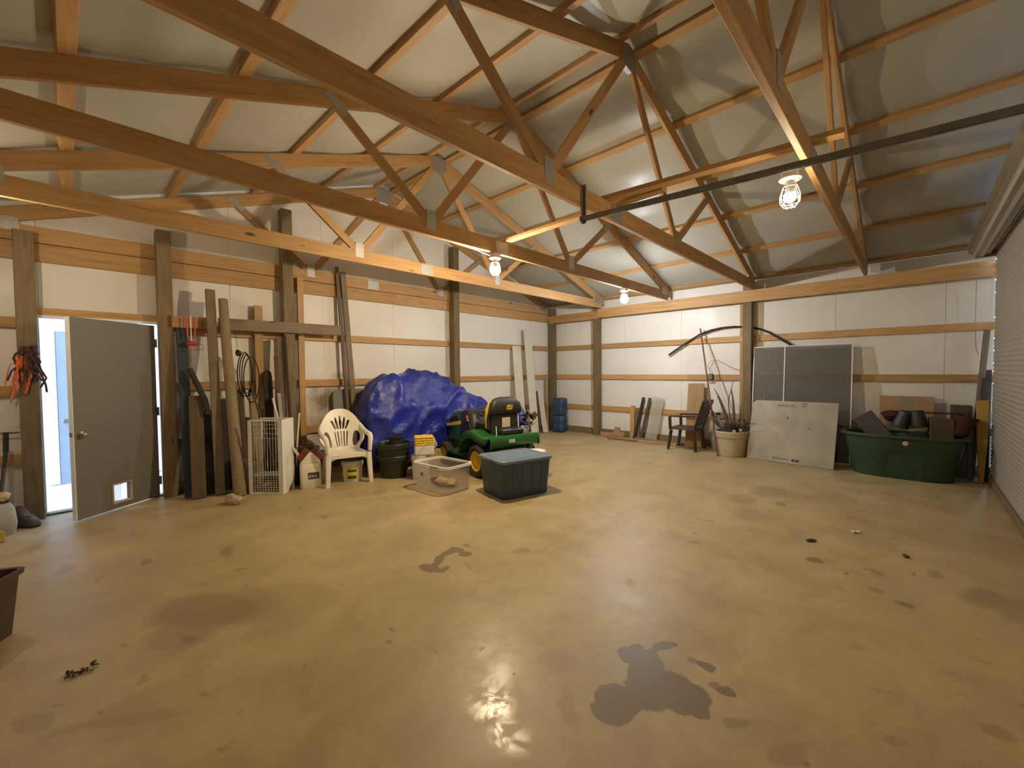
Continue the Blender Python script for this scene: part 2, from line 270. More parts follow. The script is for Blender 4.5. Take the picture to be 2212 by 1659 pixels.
# ---------------------------------------------------------------- mesh helpers
class MB:
    def __init__(s): s.v = []; s.f = []
    def add(s, vs, fs, mx=None):
        o = len(s.v)
        s.v += [tuple(mx @ V(p)) if mx else tuple(p) for p in vs]; s.f += [tuple(i+o for i in f) for f in fs]; return s
    def box(s, c, d, mx=None, rz=0, taper=1.0):
        x, y, z = d[0]/2, d[1]/2, d[2]/2
        t = taper
        vs = [(-x*t, -y*t, -z), (x*t, -y*t, -z), (x*t, y*t, -z), (-x*t, y*t, -z), (-x, -y, z), (x, -y, z), (x, y, z), (-x, y, z)]
        fs = [(0, 3, 2, 1), (4, 5, 6, 7), (0, 1, 5, 4), (1, 2, 6, 5), (2, 3, 7, 6), (3, 0, 4, 7)]
        k = M.Translation(c) @ M.Rotation(rz, 4, 'Z'); return s.add(vs, fs, (mx @ k) if mx else k)
    def box2(s, a, b): return s.box([(p+q)/2 for p, q in zip(a, b)], [abs(q-p) for p, q in zip(a, b)])
    def bar(s, p0, p1, w, t, up=(0, 0, 1)):
        fr, Ln = frame(p0, p1, up); return s.box((Ln/2, 0, 0), (Ln, t, w), fr)
    def tube(s, pts, r, n=10, cap=True, closed=False, flat=None):
        pts = [V(p) for p in pts]; R = r if isinstance(r, (list, tuple)) else [r]*len(pts)
        o = len(s.v); k = len(pts); prev = None
        for i, p in enumerate(pts):
            if closed: t = (pts[(i+1) % k]-pts[i-1])
            else: t = pts[min(i+1, k-1)]-pts[max(i-1, 0)]
            t.normalize()
            if prev is None:
                a = V((0, 0, 1)) if abs(t.z) < .9 else V((1, 0, 0)); nx = t.cross(a).normalized()
            else: nx = (prev-t*prev.dot(t)).normalized()
            prev = nx; ny = t.cross(nx)
            for j in range(n):
                a = 2*PI*j/n; fx, fy = (flat if flat else (1, 1)); s.v.append(tuple(p+nx*math.cos(a)*R[i]*fx+ny*math.sin(a)*R[i]*fy))
        m_ = k if closed else k-1
        for i in range(m_):
            for j in range(n):
                a, b = o+i*n+j, o+i*n+(j+1) % n; i2 = (i+1) % k
                s.f.append((a, b, o+i2*n+(j+1) % n, o+i2*n+j))
        if cap and not closed: s.f.append(tuple(o+j for j in range(n))[::-1]); s.f.append(tuple(o+(k-1)*n+j for j in range(n)))
        return s
    def loft(s, rings, cap0=True, cap1=True):
        o = len(s.v); n = len(rings[0])
        for r in rings: s.v += [tuple(p) for p in r]
        for i in range(len(rings)-1):
            for j in range(n):
                a = o+i*n; s.f.append((a+j, a+(j+1) % n, a+n+(j+1) % n, a+n+j))
        if cap0: s.f.append(tuple(o+j for j in range(n))[::-1])
        if cap1: s.f.append(tuple(o+(len(rings)-1)*n+j for j in range(n)))
        return s
    def lathe(s, prof, n=24, c=(0, 0, 0), mx=None, cap0=False, cap1=False):
        rings = []
        for r, z in prof:
            ring = [V((r*math.cos(2*PI*j/n), r*math.sin(2*PI*j/n), z)) for j in range(n)]
            if mx: ring = [mx @ p for p in ring]
            rings.append([p+V(c) for p in ring])
        return s.loft(rings, cap0, cap1)
    def prism(s, poly, x0, x1, axis='x'):
        def mk(a, b, x): return (x, a, b) if axis == 'x' else ((a, x, b) if axis == 'y' else (a, b, x))
        n = len(poly); o = len(s.v)
        s.v += [mk(a, b, x0) for a, b in poly]+[mk(a, b, x1) for a, b in poly]
        s.f.append(tuple(o+i for i in range(n))[::-1]); s.f.append(tuple(o+n+i for i in range(n)))
        for i in range(n): s.f.append((o+i, o+(i+1) % n, o+n+(i+1) % n, o+n+i))
        return s
    def grid(s, fn, nu, nv, hole=None):
        o = len(s.v)
        for j in range(nv+1):
            for i in range(nu+1): s.v.append(tuple(fn(i/nu, j/nv)))
        for j in range(nv):
            for i in range(nu):
                if hole and hole((i+.5)/nu, (j+.5)/nv): continue
                a = o+j*(nu+1)+i; s.f.append((a, a+1, a+nu+2, a+nu+1))
        return s
    def mesh(s, name, bevel=0, smooth=False, angle=40, fixn=True):
        me = bpy.data.meshes.new(name); me.from_pydata(s.v, [], s.f); me.update()
        if fixn or bevel:
            bm = bmesh.new(); bm.from_mesh(me)
            if fixn: bmesh.ops.recalc_face_normals(bm, faces=bm.faces)
            if bevel:
                es = [e for e in bm.edges if len(e.link_faces) == 2 and e.calc_face_angle(0) > .6]
                bmesh.ops.bevel(bm, geom=es, offset=bevel, segments=1, affect='EDGES', clamp_overlap=True)
            bm.to_mesh(me); bm.free()
        if smooth:
            me.polygons.foreach_set('use_smooth', [True]*len(me.polygons)); me.set_sharp_from_angle(angle=math.radians(angle))
        return me
def frame(p0, p1, up=(0, 0, 1)):
    p0, p1 = V(p0), V(p1); d = p1-p0; Ln = d.length; x = d/Ln; up = V(up)
    if abs(x.dot(up)) > .995: up = V((0, 1, 0)) if abs(x.y) < .9 else V((1, 0, 0))
    y = up.cross(x).normalized(); z = x.cross(y)
    mx = M((x, y, z)).transposed().to_4x4(); mx.translation = p0; return mx, Ln
def rrect(w, d, r, z, n=5, cx=0, cy=0):
    pts = []
    for qx, qy, a0 in ((1, 1, 0), (-1, 1, PI/2), (-1, -1, PI), (1, -1, 1.5*PI)):
        for i in range(n+1):
            a = a0+PI/2*i/n; pts.append(V((cx+qx*(w/2-r)+r*math.cos(a), cy+qy*(d/2-r)+r*math.sin(a), z)))
    return pts
def link(name, data, parent=None):
    o = bpy.data.objects.new(name, data); COL.objects.link(o)
    if parent: o.parent = parent
    return o
def part(name, mb, mat, parent, label=None, kind=None, **kw):
    o = link(name, mb.mesh(name, **kw), parent); o.data.materials.append(MT[mat])
    if label: o['label'] = label
    if kind: o['kind'] = kind
    return o
def thing(name, label, cat, loc=(0, 0, 0), rz=0, group=None, mx=None):
    o = link(name, None); o.location = loc; o.rotation_euler = (0, 0, rz)
    if mx: o.matrix_world = mx
    o['label'] = label; o['category'] = cat
    if group: o['group'] = group
    return o
def single(name, mb, mat, label, cat, loc=(0, 0, 0), rz=0, group=None, mx=None, **kw):
    o = link(name, mb.mesh(name, **kw)); o.data.materials.append(MT[mat]); o.location = loc; o.rotation_euler = (0, 0, rz)
    if mx: o.matrix_world = mx
    o['label'] = label; o['category'] = cat
    if group: o['group'] = group
    return o
def board(name, p0, p1, w, t, mat, parent=None, up=(0, 0, 1), bevel=.003, label=None, cat=None, group=None):
    fr, Ln = frame(p0, p1, up); mb = MB().box((Ln/2, 0, 0), (Ln, t, w))
    o = link(name, mb.mesh(name, bevel=bevel), parent); o.data.materials.append(MT[mat]); o.matrix_basis = fr
    if label: o['label'] = label
    if cat: o['category'] = cat
    if group: o['group'] = group
    return o
def structure(name, mb=None, mat=None, **kw):
    if mb is None: o = link(name, None)
    else: o = link(name, mb.mesh(name, **kw)); o.data.materials.append(MT[mat])
    o['kind'] = 'structure'; return o
def text(name, body, size, mat, parent, mx, extrude=.0006):
    c = bpy.data.curves.new(name, 'FONT'); c.body = body; c.size = size; c.extrude = extrude; c.align_x = 'CENTER'; c.align_y = 'CENTER'; c.resolution_u = 3
    t = bpy.data.objects.new(name, c); COL.objects.link(t); dg = bpy.context.evaluated_depsgraph_get()
    me = bpy.data.meshes.new_from_object(t.evaluated_get(dg)); bpy.data.objects.remove(t); bpy.data.curves.remove(c)
    me.materials.clear(); me.materials.append(MT[mat]); o = link(name, me, parent); o.matrix_basis = mx; return o

# ---------------------------------------------------------------- the building
X1, Y0, YC, SL = 7.34, -9.12, -4.56, .345
def roof_z(y): return 4.655-SL*abs(y-YC)
fl = structure('floor', MB().box2((-.06, Y0-.06, -.12), (X1+.3, .06, 0)), 'floor')

# door wall (gable)
DY0, DY1, DZ = -8.56, -7.60, 2.07
def gable_poly(a, b, zb, dz=.002):
    p = [(a, zb), (b, zb), (b, roof_z(b)+dz)]
    if a < YC < b: p.append((YC, roof_z(YC)+dz))
    p.append((a, roof_z(a)+dz)); return p
mb = MB()
mb.prism(gable_poly(Y0-.05, DY0, 0), -.075, -.065); mb.prism(gable_poly(DY0, DY1, DZ), -.075, -.065); mb.prism(gable_poly(DY1, .05, 0), -.075, -.065)
wl_ = structure('wall_left', mb, 'siding')
ys = [.05, -.75, -1.97, -3.19, -4.41, -5.63, -6.85, DY1, DY0, Y0-.04]
for a, b in zip(ys[1:], ys[:-1]):
    zb = DZ if (a, b) == (DY0, DY1) else .01
    part('insulation_panel', MB().prism(gable_poly(a+.0015, b-.0015, zb), -.055, -.043), 'insul', wl_)
GP = [(-8.71, 2.92), (-7.617, 3.17), (-6.25, 3.78), (-3.21, 3.86), (-.14, 2.99)]
for y, h in GP: board('post', (.07, y+.07, 0), (.07, y+.07, h), .14, .14, 'post', wl_, (1, 0, 0), .006)
for zt in (.67, 1.37, 2.064):
    for a, b in ((Y0, DY0-.05), (DY1+.04, -3.15), (-3.15, 0)):
        board('girt', (-.021, a, zt-.053), (-.021, b, zt-.053), .106, .038, 'pine', wl_)
board('girt', (-.021, DY0-.05, 2.125), (-.021, DY1+.04, 2.125), .1, .038, 'pine', wl_)
board('header_beam', (-.021, Y0, 2.742), (-.021, -4.4, 2.742), .186, .038, 'pine', wl_)
board('header_beam', (-.021, -4.4, 2.742), (-.021, 0, 2.742), .186, .038, 'pine', wl_)
board('stud', (.03, -5.99, 0), (.055, -5.995, 2.86), .085, .038, 'pine', wl_, (0, 1, 0))
board('stud', (.025, -6.55, 0), (.03, -6.545, 2.4), .1, .045, 'pine', wl_, (0, 1, 0))
board('baseboard', (-.02, DY1+.05, .07), (-.02, 0, .07), .13, .035, 'post', wl_)

# long back wall
wb = structure('wall_back', MB().box2((-.06, .065, 0), (X1-.005, .075, 3.04)), 'siding')
xs = [-.04, .78, 2.0, 3.22, 4.44, 5.66, 6.88, X1-.005]
for a, b in zip(xs[:-1], xs[1:]): part('insulation_panel', MB().box2((a+.0015, .043, .01), (b-.0015, .055, 3.03)), 'insul', wb)
for x in (1.287, 4.37): board('post', (x+.07, -.07, 0), (x+.07, -.07, 3.0), .14, .14, 'post', wb, (1, 0, 0), .006)
for zt in (.66, 1.37, 2.064):
    board('girt', (0, .021, zt-.053), (3.35, .021, zt-.053), .106, .038, 'pine', wb); board('girt', (3.35, .021, zt-.053), (X1, .021, zt-.053), .106, .038, 'pine', wb)
board('header_beam', (1.427, -.16, 2.735), (X1-.02, -.16, 2.735), .2, .038, 'pine', wb)
board('header_beam', (0, -.16, 2.75), (1.42, -.16, 2.75), .09, .038, 'pine', wb); board('header_beam', (0.03, -.155, 2.66), (1.42, -.155, 2.66), .088, .038, 'pine', wb)
board('baseboard', (.2, .02, .07), (X1, .02, .07), .13, .035, 'post', wb)
for x in (1.24, 4.33): board('nailer', (x, .02, .15), (x, .02, 2.62), .085, .03, 'pine', wb, (1, 0, 0))

# roll-up door wall (right) and the wall behind the camera
RY0, RY1, RZ = -4.1, -.3, 2.86
mb = MB(); mb.prism(gable_poly(Y0-.05, RY0, 0), X1+.05, X1+.06); mb.prism(gable_poly(RY0, .05, RZ+.15), X1+.05, X1+.06); mb.box2((X1+.012, -.284, 0), (X1+.02, .03, 3.0)); mb.box2((X1+.012, -.29, 0), (X1+.06, -.284, 3.05))  # last two thin plates are added to block side daylight at the corner
wr = structure('wall_right', mb, 'siding')
for a, b in zip([RY0-1.23*i for i in range(1, 5)], [RY0-1.23*i for i in range(0, 4)]):
    part('insulation_panel', MB().prism(gable_poly(max(a, Y0-.04)+.003, b-.003, .01), X1+.025, X1+.04), 'insul', wr)
part('insulation_panel', MB().prism(gable_poly(RY0, RY1, RZ+.16), X1+.025, X1+.04), 'insul', wr)
for y in (-4.25, -6.6, -8.95): board('post', (X1-.05, y+.07, 0), (X1-.05, y+.07, 3.1), .14, .14, 'post', wr, (1, 0, 0), .006)
wf = structure('wall_front', MB().box2((-.06, Y0-.06, 0), (X1+.06, Y0-.05, 3.04)), 'siding')
for i in range(6): part('insulation_panel', MB().box2((-.04+1.235*i, Y0-.045, .01), (1.19+1.235*i, Y0-.033, 3.03)), 'insul', wf)
for zt in (.67, 1.37, 2.064): board('girt', (0, Y0-.012, zt-.053), (X1, Y0-.012, zt-.053), .106, .038, 'pine', wf)
board('header_beam', (0, Y0+.16, 2.735), (X1, Y0+.16, 2.735), .2, .038, 'pine', wf)

# roof: sheet, purlins, insulation sagging between the purlins
mb = MB()
for sgn in (-1, 1):
    ye = YC+sgn*4.85; zr = roof_z(YC)+.03
    mb.add([(-.3, YC, zr), (X1+.35, YC, zr), (X1+.35, ye, zr-SL*4.85), (-.3, ye, zr-SL*4.85), (-.3, YC, zr+.02), (X1+.35, YC, zr+.02), (X1+.35, ye, zr+.02-SL*4.85), (-.3, ye, zr+.02-SL*4.85)],
           [(0, 1, 2, 3), (7, 6, 5, 4), (0, 4, 5, 1), (1, 5, 6, 2), (2, 6, 7, 3), (3, 7, 4, 0)])
ce = structure('ceiling', mb, 'metal_sheet')
PUR = [.01-.0, -.872, -1.76, -2.62, -3.5, -4.41, -4.71, -5.655, -6.54, -7.44, -8.33, -9.1]
for y in PUR:
    yy = y if y < 0 else -.02
    s = 1 if y > YC else -1
    up = V((0, s*SL, 1)).normalized()
    zc = roof_z(yy)-.0225
    for a, b in ((-.02, 3.03), (3.03, X1+.02)): board('purlin', (a, yy, zc), (b, yy, zc), .045, .088, 'pine', ce, up)
def roof_panel(xa, xb, s):
    nz = random.uniform(0, 50)
    yb = [y for y in sorted(PUR) if (y > YC) == (s > 0)]
    def fn(u, v):
        x = xa+(xb-xa)*u; y = YC+s*4.6*v
        sag = 0
        for a, b in zip(yb[:-1], yb[1:]):
            if a < y < b: sag = math.sin(PI*(y-a)/(b-a))
        k = min(1, min(x+.06, X1+.06-x)/.4)
        w = noise.noise(V((x*1.3+nz*0, y*2.3, 3.3)))*.6+noise.noise(V((x*.6, y*5.0, 7.1)))*.35
        return V((x, y, roof_z(y)+.006-max(0, sag)*(.03+.045*w)*max(0, k)))
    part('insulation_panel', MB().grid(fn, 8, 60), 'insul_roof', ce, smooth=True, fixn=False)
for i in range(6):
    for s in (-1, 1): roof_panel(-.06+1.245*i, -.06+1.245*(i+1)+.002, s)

# ---------------------------------------------------------------- roof trusses
def truss(x, label):
    t = thing('roof_truss', label, 'truss', (x, YC, 2.84), 0, 'roof trusses')
    def L_(y, z): return (0, y-YC, z-2.84)
    zb = 2.925
    board('bottom_chord', L_(-8.95, zb), L_(-4.8, zb), .165, .04, 'pine', t); board('bottom_chord', L_(-4.8, zb), L_(-.15, zb), .165, .04, 'pine', t)
    # top chords, cut plumb at the ridge
    for s in (-1, 1):
        mb = MB().prism([(s*4.5, 4.455-SL*4.5-2.84), (s*4.5, 4.61-SL*4.5-2.84), (0, 4.61-2.84), (0, 4.455-2.84)], -.0185, .0185)
        o = part('top_chord', mb, 'pine', t, bevel=.003)
        ang = math.atan(SL)*(-s); rot = M.Rotation(PI/2 if s > 0 else -PI/2, 4, 'Z')
        fr, Ln = frame((0, 0, 4.53-2.84), (0, s*4.5, 4.53-SL*4.5-2.84)); o.data.transform(fr.inverted()); o.matrix_basis = fr
    for yb, yt in ((-5.81, -6.75), (-3.40, -2.42)):
        s = 1 if yb > YC else -1
        board('web', L_(yb-s*.035, 3.0), L_(YC+s*.055, 4.45), .085, .036, 'pine', t)
        board('web', L_(yb+s*.035, 3.0), L_(yt, 3.73), .085, .036, 'pine', t)
        part('gusset_plate', MB().box((0, yb-YC, 3.0-2.84), (.046, .11, .18)), 'galv', t)
        fr, _ = frame(L_(yb, 3.0), L_(yt, 3.75)); d = (V(L_(yt, 3.73))-V(L_(yb, 3.0))).normalized()
        o = part('gusset_plate', MB().box((0, 0, 0), (.2, .044, .075)), 'galv', t); fr.translation = V(L_(yt, 3.73))-d*.0; o.matrix_basis = fr
    part('gusset_plate', MB().prism([(-.13, 4.40-2.84), (-.05, 4.36-2.84), (.05, 4.36-2.84), (.13, 4.40-2.84), (.13, 4.55-2.84), (0, 4.595-2.84), (-.13, 4.55-2.84)], -.023, .023), 'galv', t)
    part('gusset_plate', MB().box((0, -4.8-YC, zb-2.84), (.046, .2, .14)), 'galv', t)
    for y in (-.33, -8.79): part('gusset_plate', MB().box((0, y-YC, 3.0-2.84), (.046, .25, .13)), 'galv', t)
    return t
truss(6.03, 'pine roof truss nearest the roll-up door, cut by the top edge of the photo')
truss(4.523, 'pine roof truss carrying the hanging black rail, second from the roll-up door')
truss(3.015, 'pine roof truss with two caged bulbs under its bottom chord, middle of the five')
truss(1.508, 'bright pine roof truss second from the door wall, crossing before the gable boards')
truss(-.021, 'pine gable truss set into the door wall, with posts standing before it')

# ---------------------------------------------------------------- walk-in door, outside, roll-up door
d1 = structure('door_1'); d1.location = (0, DY1, 0)
def jamb(a, b): part('door_frame', MB().box2(a, b), 'door_white', d1, bevel=.003)
jamb((-.06, -.96-.03, 0), (.0, -.96+.0, DZ+.03)); jamb((-.06, .02, 0), (.0, .035, DZ+.03)); jamb((-.06, -.96, DZ), (.0, 0, DZ+.03))
part('threshold', MB().box2((-.09, -.96, 0), (.02, 0, .022)), 'steel', d1, bevel=.004)
rz = math.atan2(-.797, .604)
lm = M.Translation((.02, -.045, 0)) @ M.Rotation(rz, 4, 'Z')
mb = MB()
HX0, HX1, HZ0, HZ1 = .35, .53, .09, .28
for a, b in (((0, -.044, .02), (HX0, 0, 2.05)), ((HX1, -.044, .02), (.878, 0, 2.05)), ((HX0, -.044, .02), (HX1, 0, HZ0)), ((HX0, -.044, HZ1), (HX1, 0, 2.05))): mb.box2(a, b)
leaf = part('door_leaf', mb, 'door_grey', d1); leaf.matrix_basis = lm
o = part('edge_strip', MB().box2((.8785, -.044, .02), (.885, 0.001, 2.05)), 'door_white', leaf, 'pale edge of the door leaf')
mb = MB(); t_ = .018
for a, b in (((HX0-t_, 0, HZ0-t_), (HX0, .012, HZ1+t_)), ((HX1, 0, HZ0-t_), (HX1+t_, .012, HZ1+t_)), ((HX0, 0, HZ1), (HX1, .012, HZ1+t_)), ((HX0, 0, HZ0-t_), (HX1, .012, HZ0))): mb.box2(a, b)
part('pet_door_frame', mb, 'beige', leaf, bevel=.002)
part('pet_flap', MB().grid(lambda u, v: V((HX0+.06+.115*u, -.03-.012*math.sin(v*2), HZ1-.005-.165*v-.02*u*v)), 6, 6), 'bottle', leaf, 'translucent pet flap')
mb = MB().lathe([(.001, .075), (.02, .075), (.029, .062), (.03, .05), (.022, .038), (.012, .03), (.012, .008), (.032, .006), (.032, 0)], 20, (0, 0, 0), M.Rotation(-PI/2, 4, 'X'), True)
o = part('door_knob', mb, 'chrome', leaf, smooth=True); o.location = (.81, .0, .875)
o = part('door_knob', MB().lathe([(.001, .07), (.02, .07), (.029, .06), (.03, .05), (.022, .038), (.012, .03), (.012, .008), (.032, .006), (.032, 0)], 20, (0, 0, 0), M.Rotation(PI/2, 4, 'X'), True), 'chrome', leaf, smooth=True); o.location = (.81, -.045, .875)
part('latch', MB().box2((.884, -.03, .86), (.9, -.012, .9)), 'steel', leaf, bevel=.003)
for z in (.2, 1.03, 1.84):
    part('hinge', MB().tube([(-.012, .006, z-.05), (-.012, .006, z+.05)], .009, 8).box2((-.012, -.002, z-.05), (.03, .003, z+.05)), 'steel', leaf)
gr = structure('ground', MB().box2((-30, -30, -.32), (40, 30, -.14)), 'concrete_out')
so = structure('path_outside', MB().box2((-1.78, -11, -.14), (-.1, -5, -.012)), 'concrete_out')
wo = structure('wall_outside', MB().box2((-2.0, -14, -.14), (-1.8, -2, 3.0)), 'siding')
part('corner_trim', MB().box2((-1.8, -8.57, 0), (-1.76, -8.475, 2.06)), 'door_white', wo, bevel=.004)
part('corner_trim', MB().box2((-1.8, -7.5, 0), (-1.76, -7.4, 2.06)), 'door_white', wo, bevel=.004)
part('corner_trim', MB().box2((-1.8, -8.57, 2.06), (-1.76, -7.4, 2.15)), 'door_white', wo, bevel=.004)
d3 = structure('door_3', MB().box2((-1.8, -8.47, .01), (-1.77, -7.5, 2.06)), 'door_shaded')
part('door_panel', MB().box2((-1.771, -8.36, .2), (-1.762, -7.6, .9)).box2((-1.771, -8.36, 1.05), (-1.762, -7.6, 1.9)), 'door_shaded', d3, bevel=.006)
o = part('door_knob', MB().lathe([(.001, .075), (.02, .075), (.029, .062), (.03, .05), (.022, .038), (.012, .03), (.012, .008), (.032, .006), (.032, 0)], 16, (0, 0, 0), M.Rotation(PI/2, 4, 'Y'), True), 'chrome', d3, smooth=True); o.location = (-1.77, -8.41, .85)

d2 = structure('door_2')
nz = 520
def cur(u, v):
    z = .07+2.92*v; return V((7.3+.0032*math.sin(z*2*PI/.052), RY0+(RY1-.02-RY0)*u, z))
part('curtain', MB().grid(cur, 1, nz), 'curtain', d2, smooth=True, fixn=False, angle=180)
part('bottom_bar', MB().box2((7.275, RY0, .0), (7.325, RY1-.02, .1)), 'post', d2, bevel=.004)
# drum of rolled-up curtain above the opening, in coarse facets
pr = []
for i in range(22):
    a = 2*PI*i/22; r = .128 if i % 2 else .112; pr.append((r, a))
ring = lambda y: [V((7.168+r*math.cos(a), y, 2.995+r*math.sin(a))) for r, a in pr]
part('drum', MB().loft([ring(-.325), ring(RY0)]), 'curtain', d2)
part('drum_bracket', MB().box2((7.12, -.322, 2.86), (7.33, -.31, 3.06)), 'steel', d2, bevel=.003)
random.seed(3)
mb = MB(); z = .02
while z < 2.8:
    h = random.uniform(.03, .075) if z > 1.0 else random.uniform(.1, .4)
    mb.box2((7.302, -.3, z), (7.352, -.285, z+h)); z += h+random.uniform(.014, .034)
part('door_guide', mb, 'steel', d2)

# ---------------------------------------------------------------- lamps
def cage_lamp(x, y, zp, label, bm, grp='caged bulbs under the trusses'):
    t = thing('caged_bulb', label, 'lamp', (x, y, zp), 0, grp)
    part('ceiling_plate', MB().lathe([(.02, 0), (.066, 0), (.068, -.006), (.06, -.014), (.03, -.02), (.001, -.02)], 28, cap1=True), 'fixture', t, smooth=True)
    if zp < 2.84: part('junction_box', MB().box2((-.045, -.045, 0), (.045, .045, 2.8425-zp)), 'fixture', t, bevel=.004)
    part('socket', MB().lathe([(.024, -.018), (.026, -.05), (.02, -.058), (.001, -.058)], 20), 'fixture', t, smooth=True)
    part('bulb_neck', MB().lathe([(.014, -.058), (.018, -.066), (.03, -.088), (.0362, -.104), (.001, -.104)], 18, cap0=True), 'fixture', t, smooth=True)
    part('bulb', MB().lathe([(.001, -.104), (.0362, -.104), (.039, -.122), (.034, -.145), (.018, -.16), (.001, -.164)], 18), bm, t, smooth=True)
    cg = MB()
    for k in range(8):
        a = 2*PI*k/8; c, s_ = math.cos(a), math.sin(a)
        cg.tube([(.03*c, .03*s_, -.03), (.045*c, .045*s_, -.06), (.062*c, .062*s_, -.12), (.06*c, .06*s_, -.16), (.035*c, .035*s_, -.195), (0, 0, -.2)], .0022, 5)
    for r, z in ((.045, -.06), (.062, -.12), (.06, -.16)): cg.tube([(r*math.cos(2*PI*k/20), r*math.sin(2*PI*k/20), z) for k in range(20)], .0022, 5, closed=True)
    part('cage', cg, 'fixture', t, smooth=True)
    return t
cage_lamp(3.015, -4.90, 2.79, 'warm caged bulb nearest the tarp, on the middle truss above the mower', 'bulb_warm')
cage_lamp(3.015, -1.87, 2.80, 'cool white caged bulb near the back wall header', 'bulb_cool')
cage_lamp(5.935, -4.90, 2.785, 'large warm caged bulb below the black rail, nearest the roll-up door', 'bulb_near')
cage_lamp(1.508, -8.93, 2.79, 'warm caged bulb by the front wall, left of the walk-in door', 'bulb_side')
o = single('lamp_cable', MB().tube([(2.99, -6.9, 2.86), (2.985, -6.2, 2.845), (2.99, -5.6, 2.85), (2.985, -5.15, 2.838), (3.0, -4.98, 2.81), (3.01, -4.93, 2.80)], .005, 6), 'cable', 'thin white cable clipped along the middle truss to the warm bulb', 'cable', smooth=True)

# overhead rail and loose lumber on the bottom chords
rail = thing('door_rail', 'black steel rail hanging from a truss and running to the roll-up door', 'rail', (4.53, -5.375, 2.75))
fr, Ln = frame((0, 0, -.012), (2.79, 0, -.13))
part('rail_bar', MB().box((Ln/2, -.014, 0), (Ln, .005, .036), fr).box((Ln/2, .0, .0165), (Ln, .03, .004), fr).box((Ln/2, .014, 0), (Ln, .005, .036), fr).box((Ln/2, .006, -.0165), (Ln, .014, .004), fr), 'steel', rail)
mb = MB().box2((.0145, -.02, -.05), (.0185, .014, .27)).box2((.0145, .010, -.05), (.045, .014, .27))
st = part('hanger_strap', mb, 'steel', rail)
hb = MB()
for k in range(9): hb.box((.0192, -.006, -.02+.032*k), (.0012, .011, .014))
part('strap_slot', hb, 'galv', st, kind='stuff')
a = board('loose_lumber', (3.0, -4.70, 3.03), (5.0, -4.80, 3.03), .038, .085, 'pine', label='pine two-by-four lying flat across the middle truss chord, above the tarp bulb', cat='lumber', group='loose boards on the truss chords')
a = board('loose_lumber', (4.42, -4.97, 3.03), (6.22, -4.80, 3.03), .038, .085, 'pine', label='pine two-by-four lying across the truss chords beside the big bulb, above the black rail', cat='lumber', group='loose boards on the truss chords')

# ---------------------------------------------------------------- along the door wall
def plank(name, p0, p1, w, t, mat, label, cat='plank', up=(0, 1, 0), group='lumber leaning on the door wall', **kw):
    return board(name, p0, p1, w, t, mat, None, up, .003, label, cat, group)
plank('wall_board', (.165, -7.03, 2.105), (.165, -5.46, 2.115), .15, .038, 'old_grey', 'grey-brown horizontal board nailed across the posts over the leaning planks', 'board', (0, 0, 1), 'boards nailed across the posts')
plank('wall_board', (.165, -7.5, 2.10), (.165, -7.13, 2.10), .14, .038, 'pine_dark', 'short tan horizontal board beside the door post, behind the red feeder', 'board', (0, 0, 1), 'boards nailed across the posts')
plank('plank', (.38, -7.41, .012), (.17, -7.41, 2.02), .105, .03, 'teal', 'dark blue-grey plank leaning beside the door post')
plank('plank', (.50, -7.345, .012), (.30, -7.315, 1.21), .14, .03, 'brown_board', 'short wide brown plank leaning in front of the blue-grey plank')
plank('plank', (.5, -7.135, .012), (.21, -7.12, 2.52), .1, .036, 'old', 'tall dark weathered plank standing left of the round log')
t_ = MB().tube([(.69, -6.975, .0), (.6, -6.98, .5), (.46, -6.985, 1.2), (.34, -6.99, 1.8), (.235, -6.99, 2.41)], [.07, .066, .06, .056, .053], 14)
single('log', t_, 'log', 'peeled round log leaning on the horizontal board', 'log', smooth=True, angle=50)
def blob(mb, c, r, seed, amp=.25, n=2, sc=1.6):
    bm = bmesh.new(); bmesh.ops.create_icosphere(bm, subdivisions=n, radius=1)
    vs = []
    for v in bm.verts:
        p = v.co; k = 1+amp*noise.noise(p*sc+V((seed, seed*1.7, 0))); vs.append((c[0]+p.x*r[0]*k, c[1]+p.y*r[1]*k, c[2]+p.z*r[2]*k))
    fs = [tuple(v.index for v in f.verts) for f in bm.faces]; bm.free(); return mb.add(vs, fs)
single('stone', blob(MB(), (0, 0, .05), (.11, .075, .06), 4, .5, 2, 1.2), 'stone', 'pale rough stone on the floor at the foot of the log', 'stone', (1.02, -7.12, 0), .5)
plank('plank', (.36, -6.33, .012), (.17, -6.33, 1.98), .07, .02, 'old', 'dark thin plank leaning against the third post, tallest of its bundle')
plank('plank', (.43, -6.27, .012), (.21, -6.272, 2.0), .035, .02, 'rust_tin', 'narrow almost black strip leaning close beside the third post')
plank('plank', (.4, -6.4, .012), (.19, -6.385, 1.72), .05, .02, 'brown_board', 'narrow brown strip leaning left of the dark plank bundle')
mb = MB().prism([(-.05, 0), (.05, 0), (.055, 1.42), (.045, 1.49), (.02, 1.515), (-.02, 1.515), (-.045, 1.49), (-.055, 1.42)], -.01, .01)
single('round_topped_board', mb, 'rust_tin', 'dark board with a rounded top behind the wire rack', 'board', mx=M.Translation((.24, -6.47, .0)) @ M.Rotation(-.09, 4, 'Y'), bevel=.003)
plank('plank', (.48, -6.37, .012), (.32, -6.4, 1.2), .045, .02, 'cloth_grey', 'short pale grey strip leaning in front of the dark plank bundle')
plank('plank', (.19, -5.325, .012), (.03, -5.435, 3.12), .05, .03, 'old', 'tall dark edge-on board leaning left of its taller grey pair')
plank('plank', (.19, -5.215, .012), (.03, -5.34, 3.05), .085, .03, 'old_grey', 'long grey-brown board leaning beside the blue tarp')
plank('plank', (.3, -6.83, .012), (.17, -6.84, 1.25), .12, .025, 'brown_board', 'short brown plank leaning behind the round log')
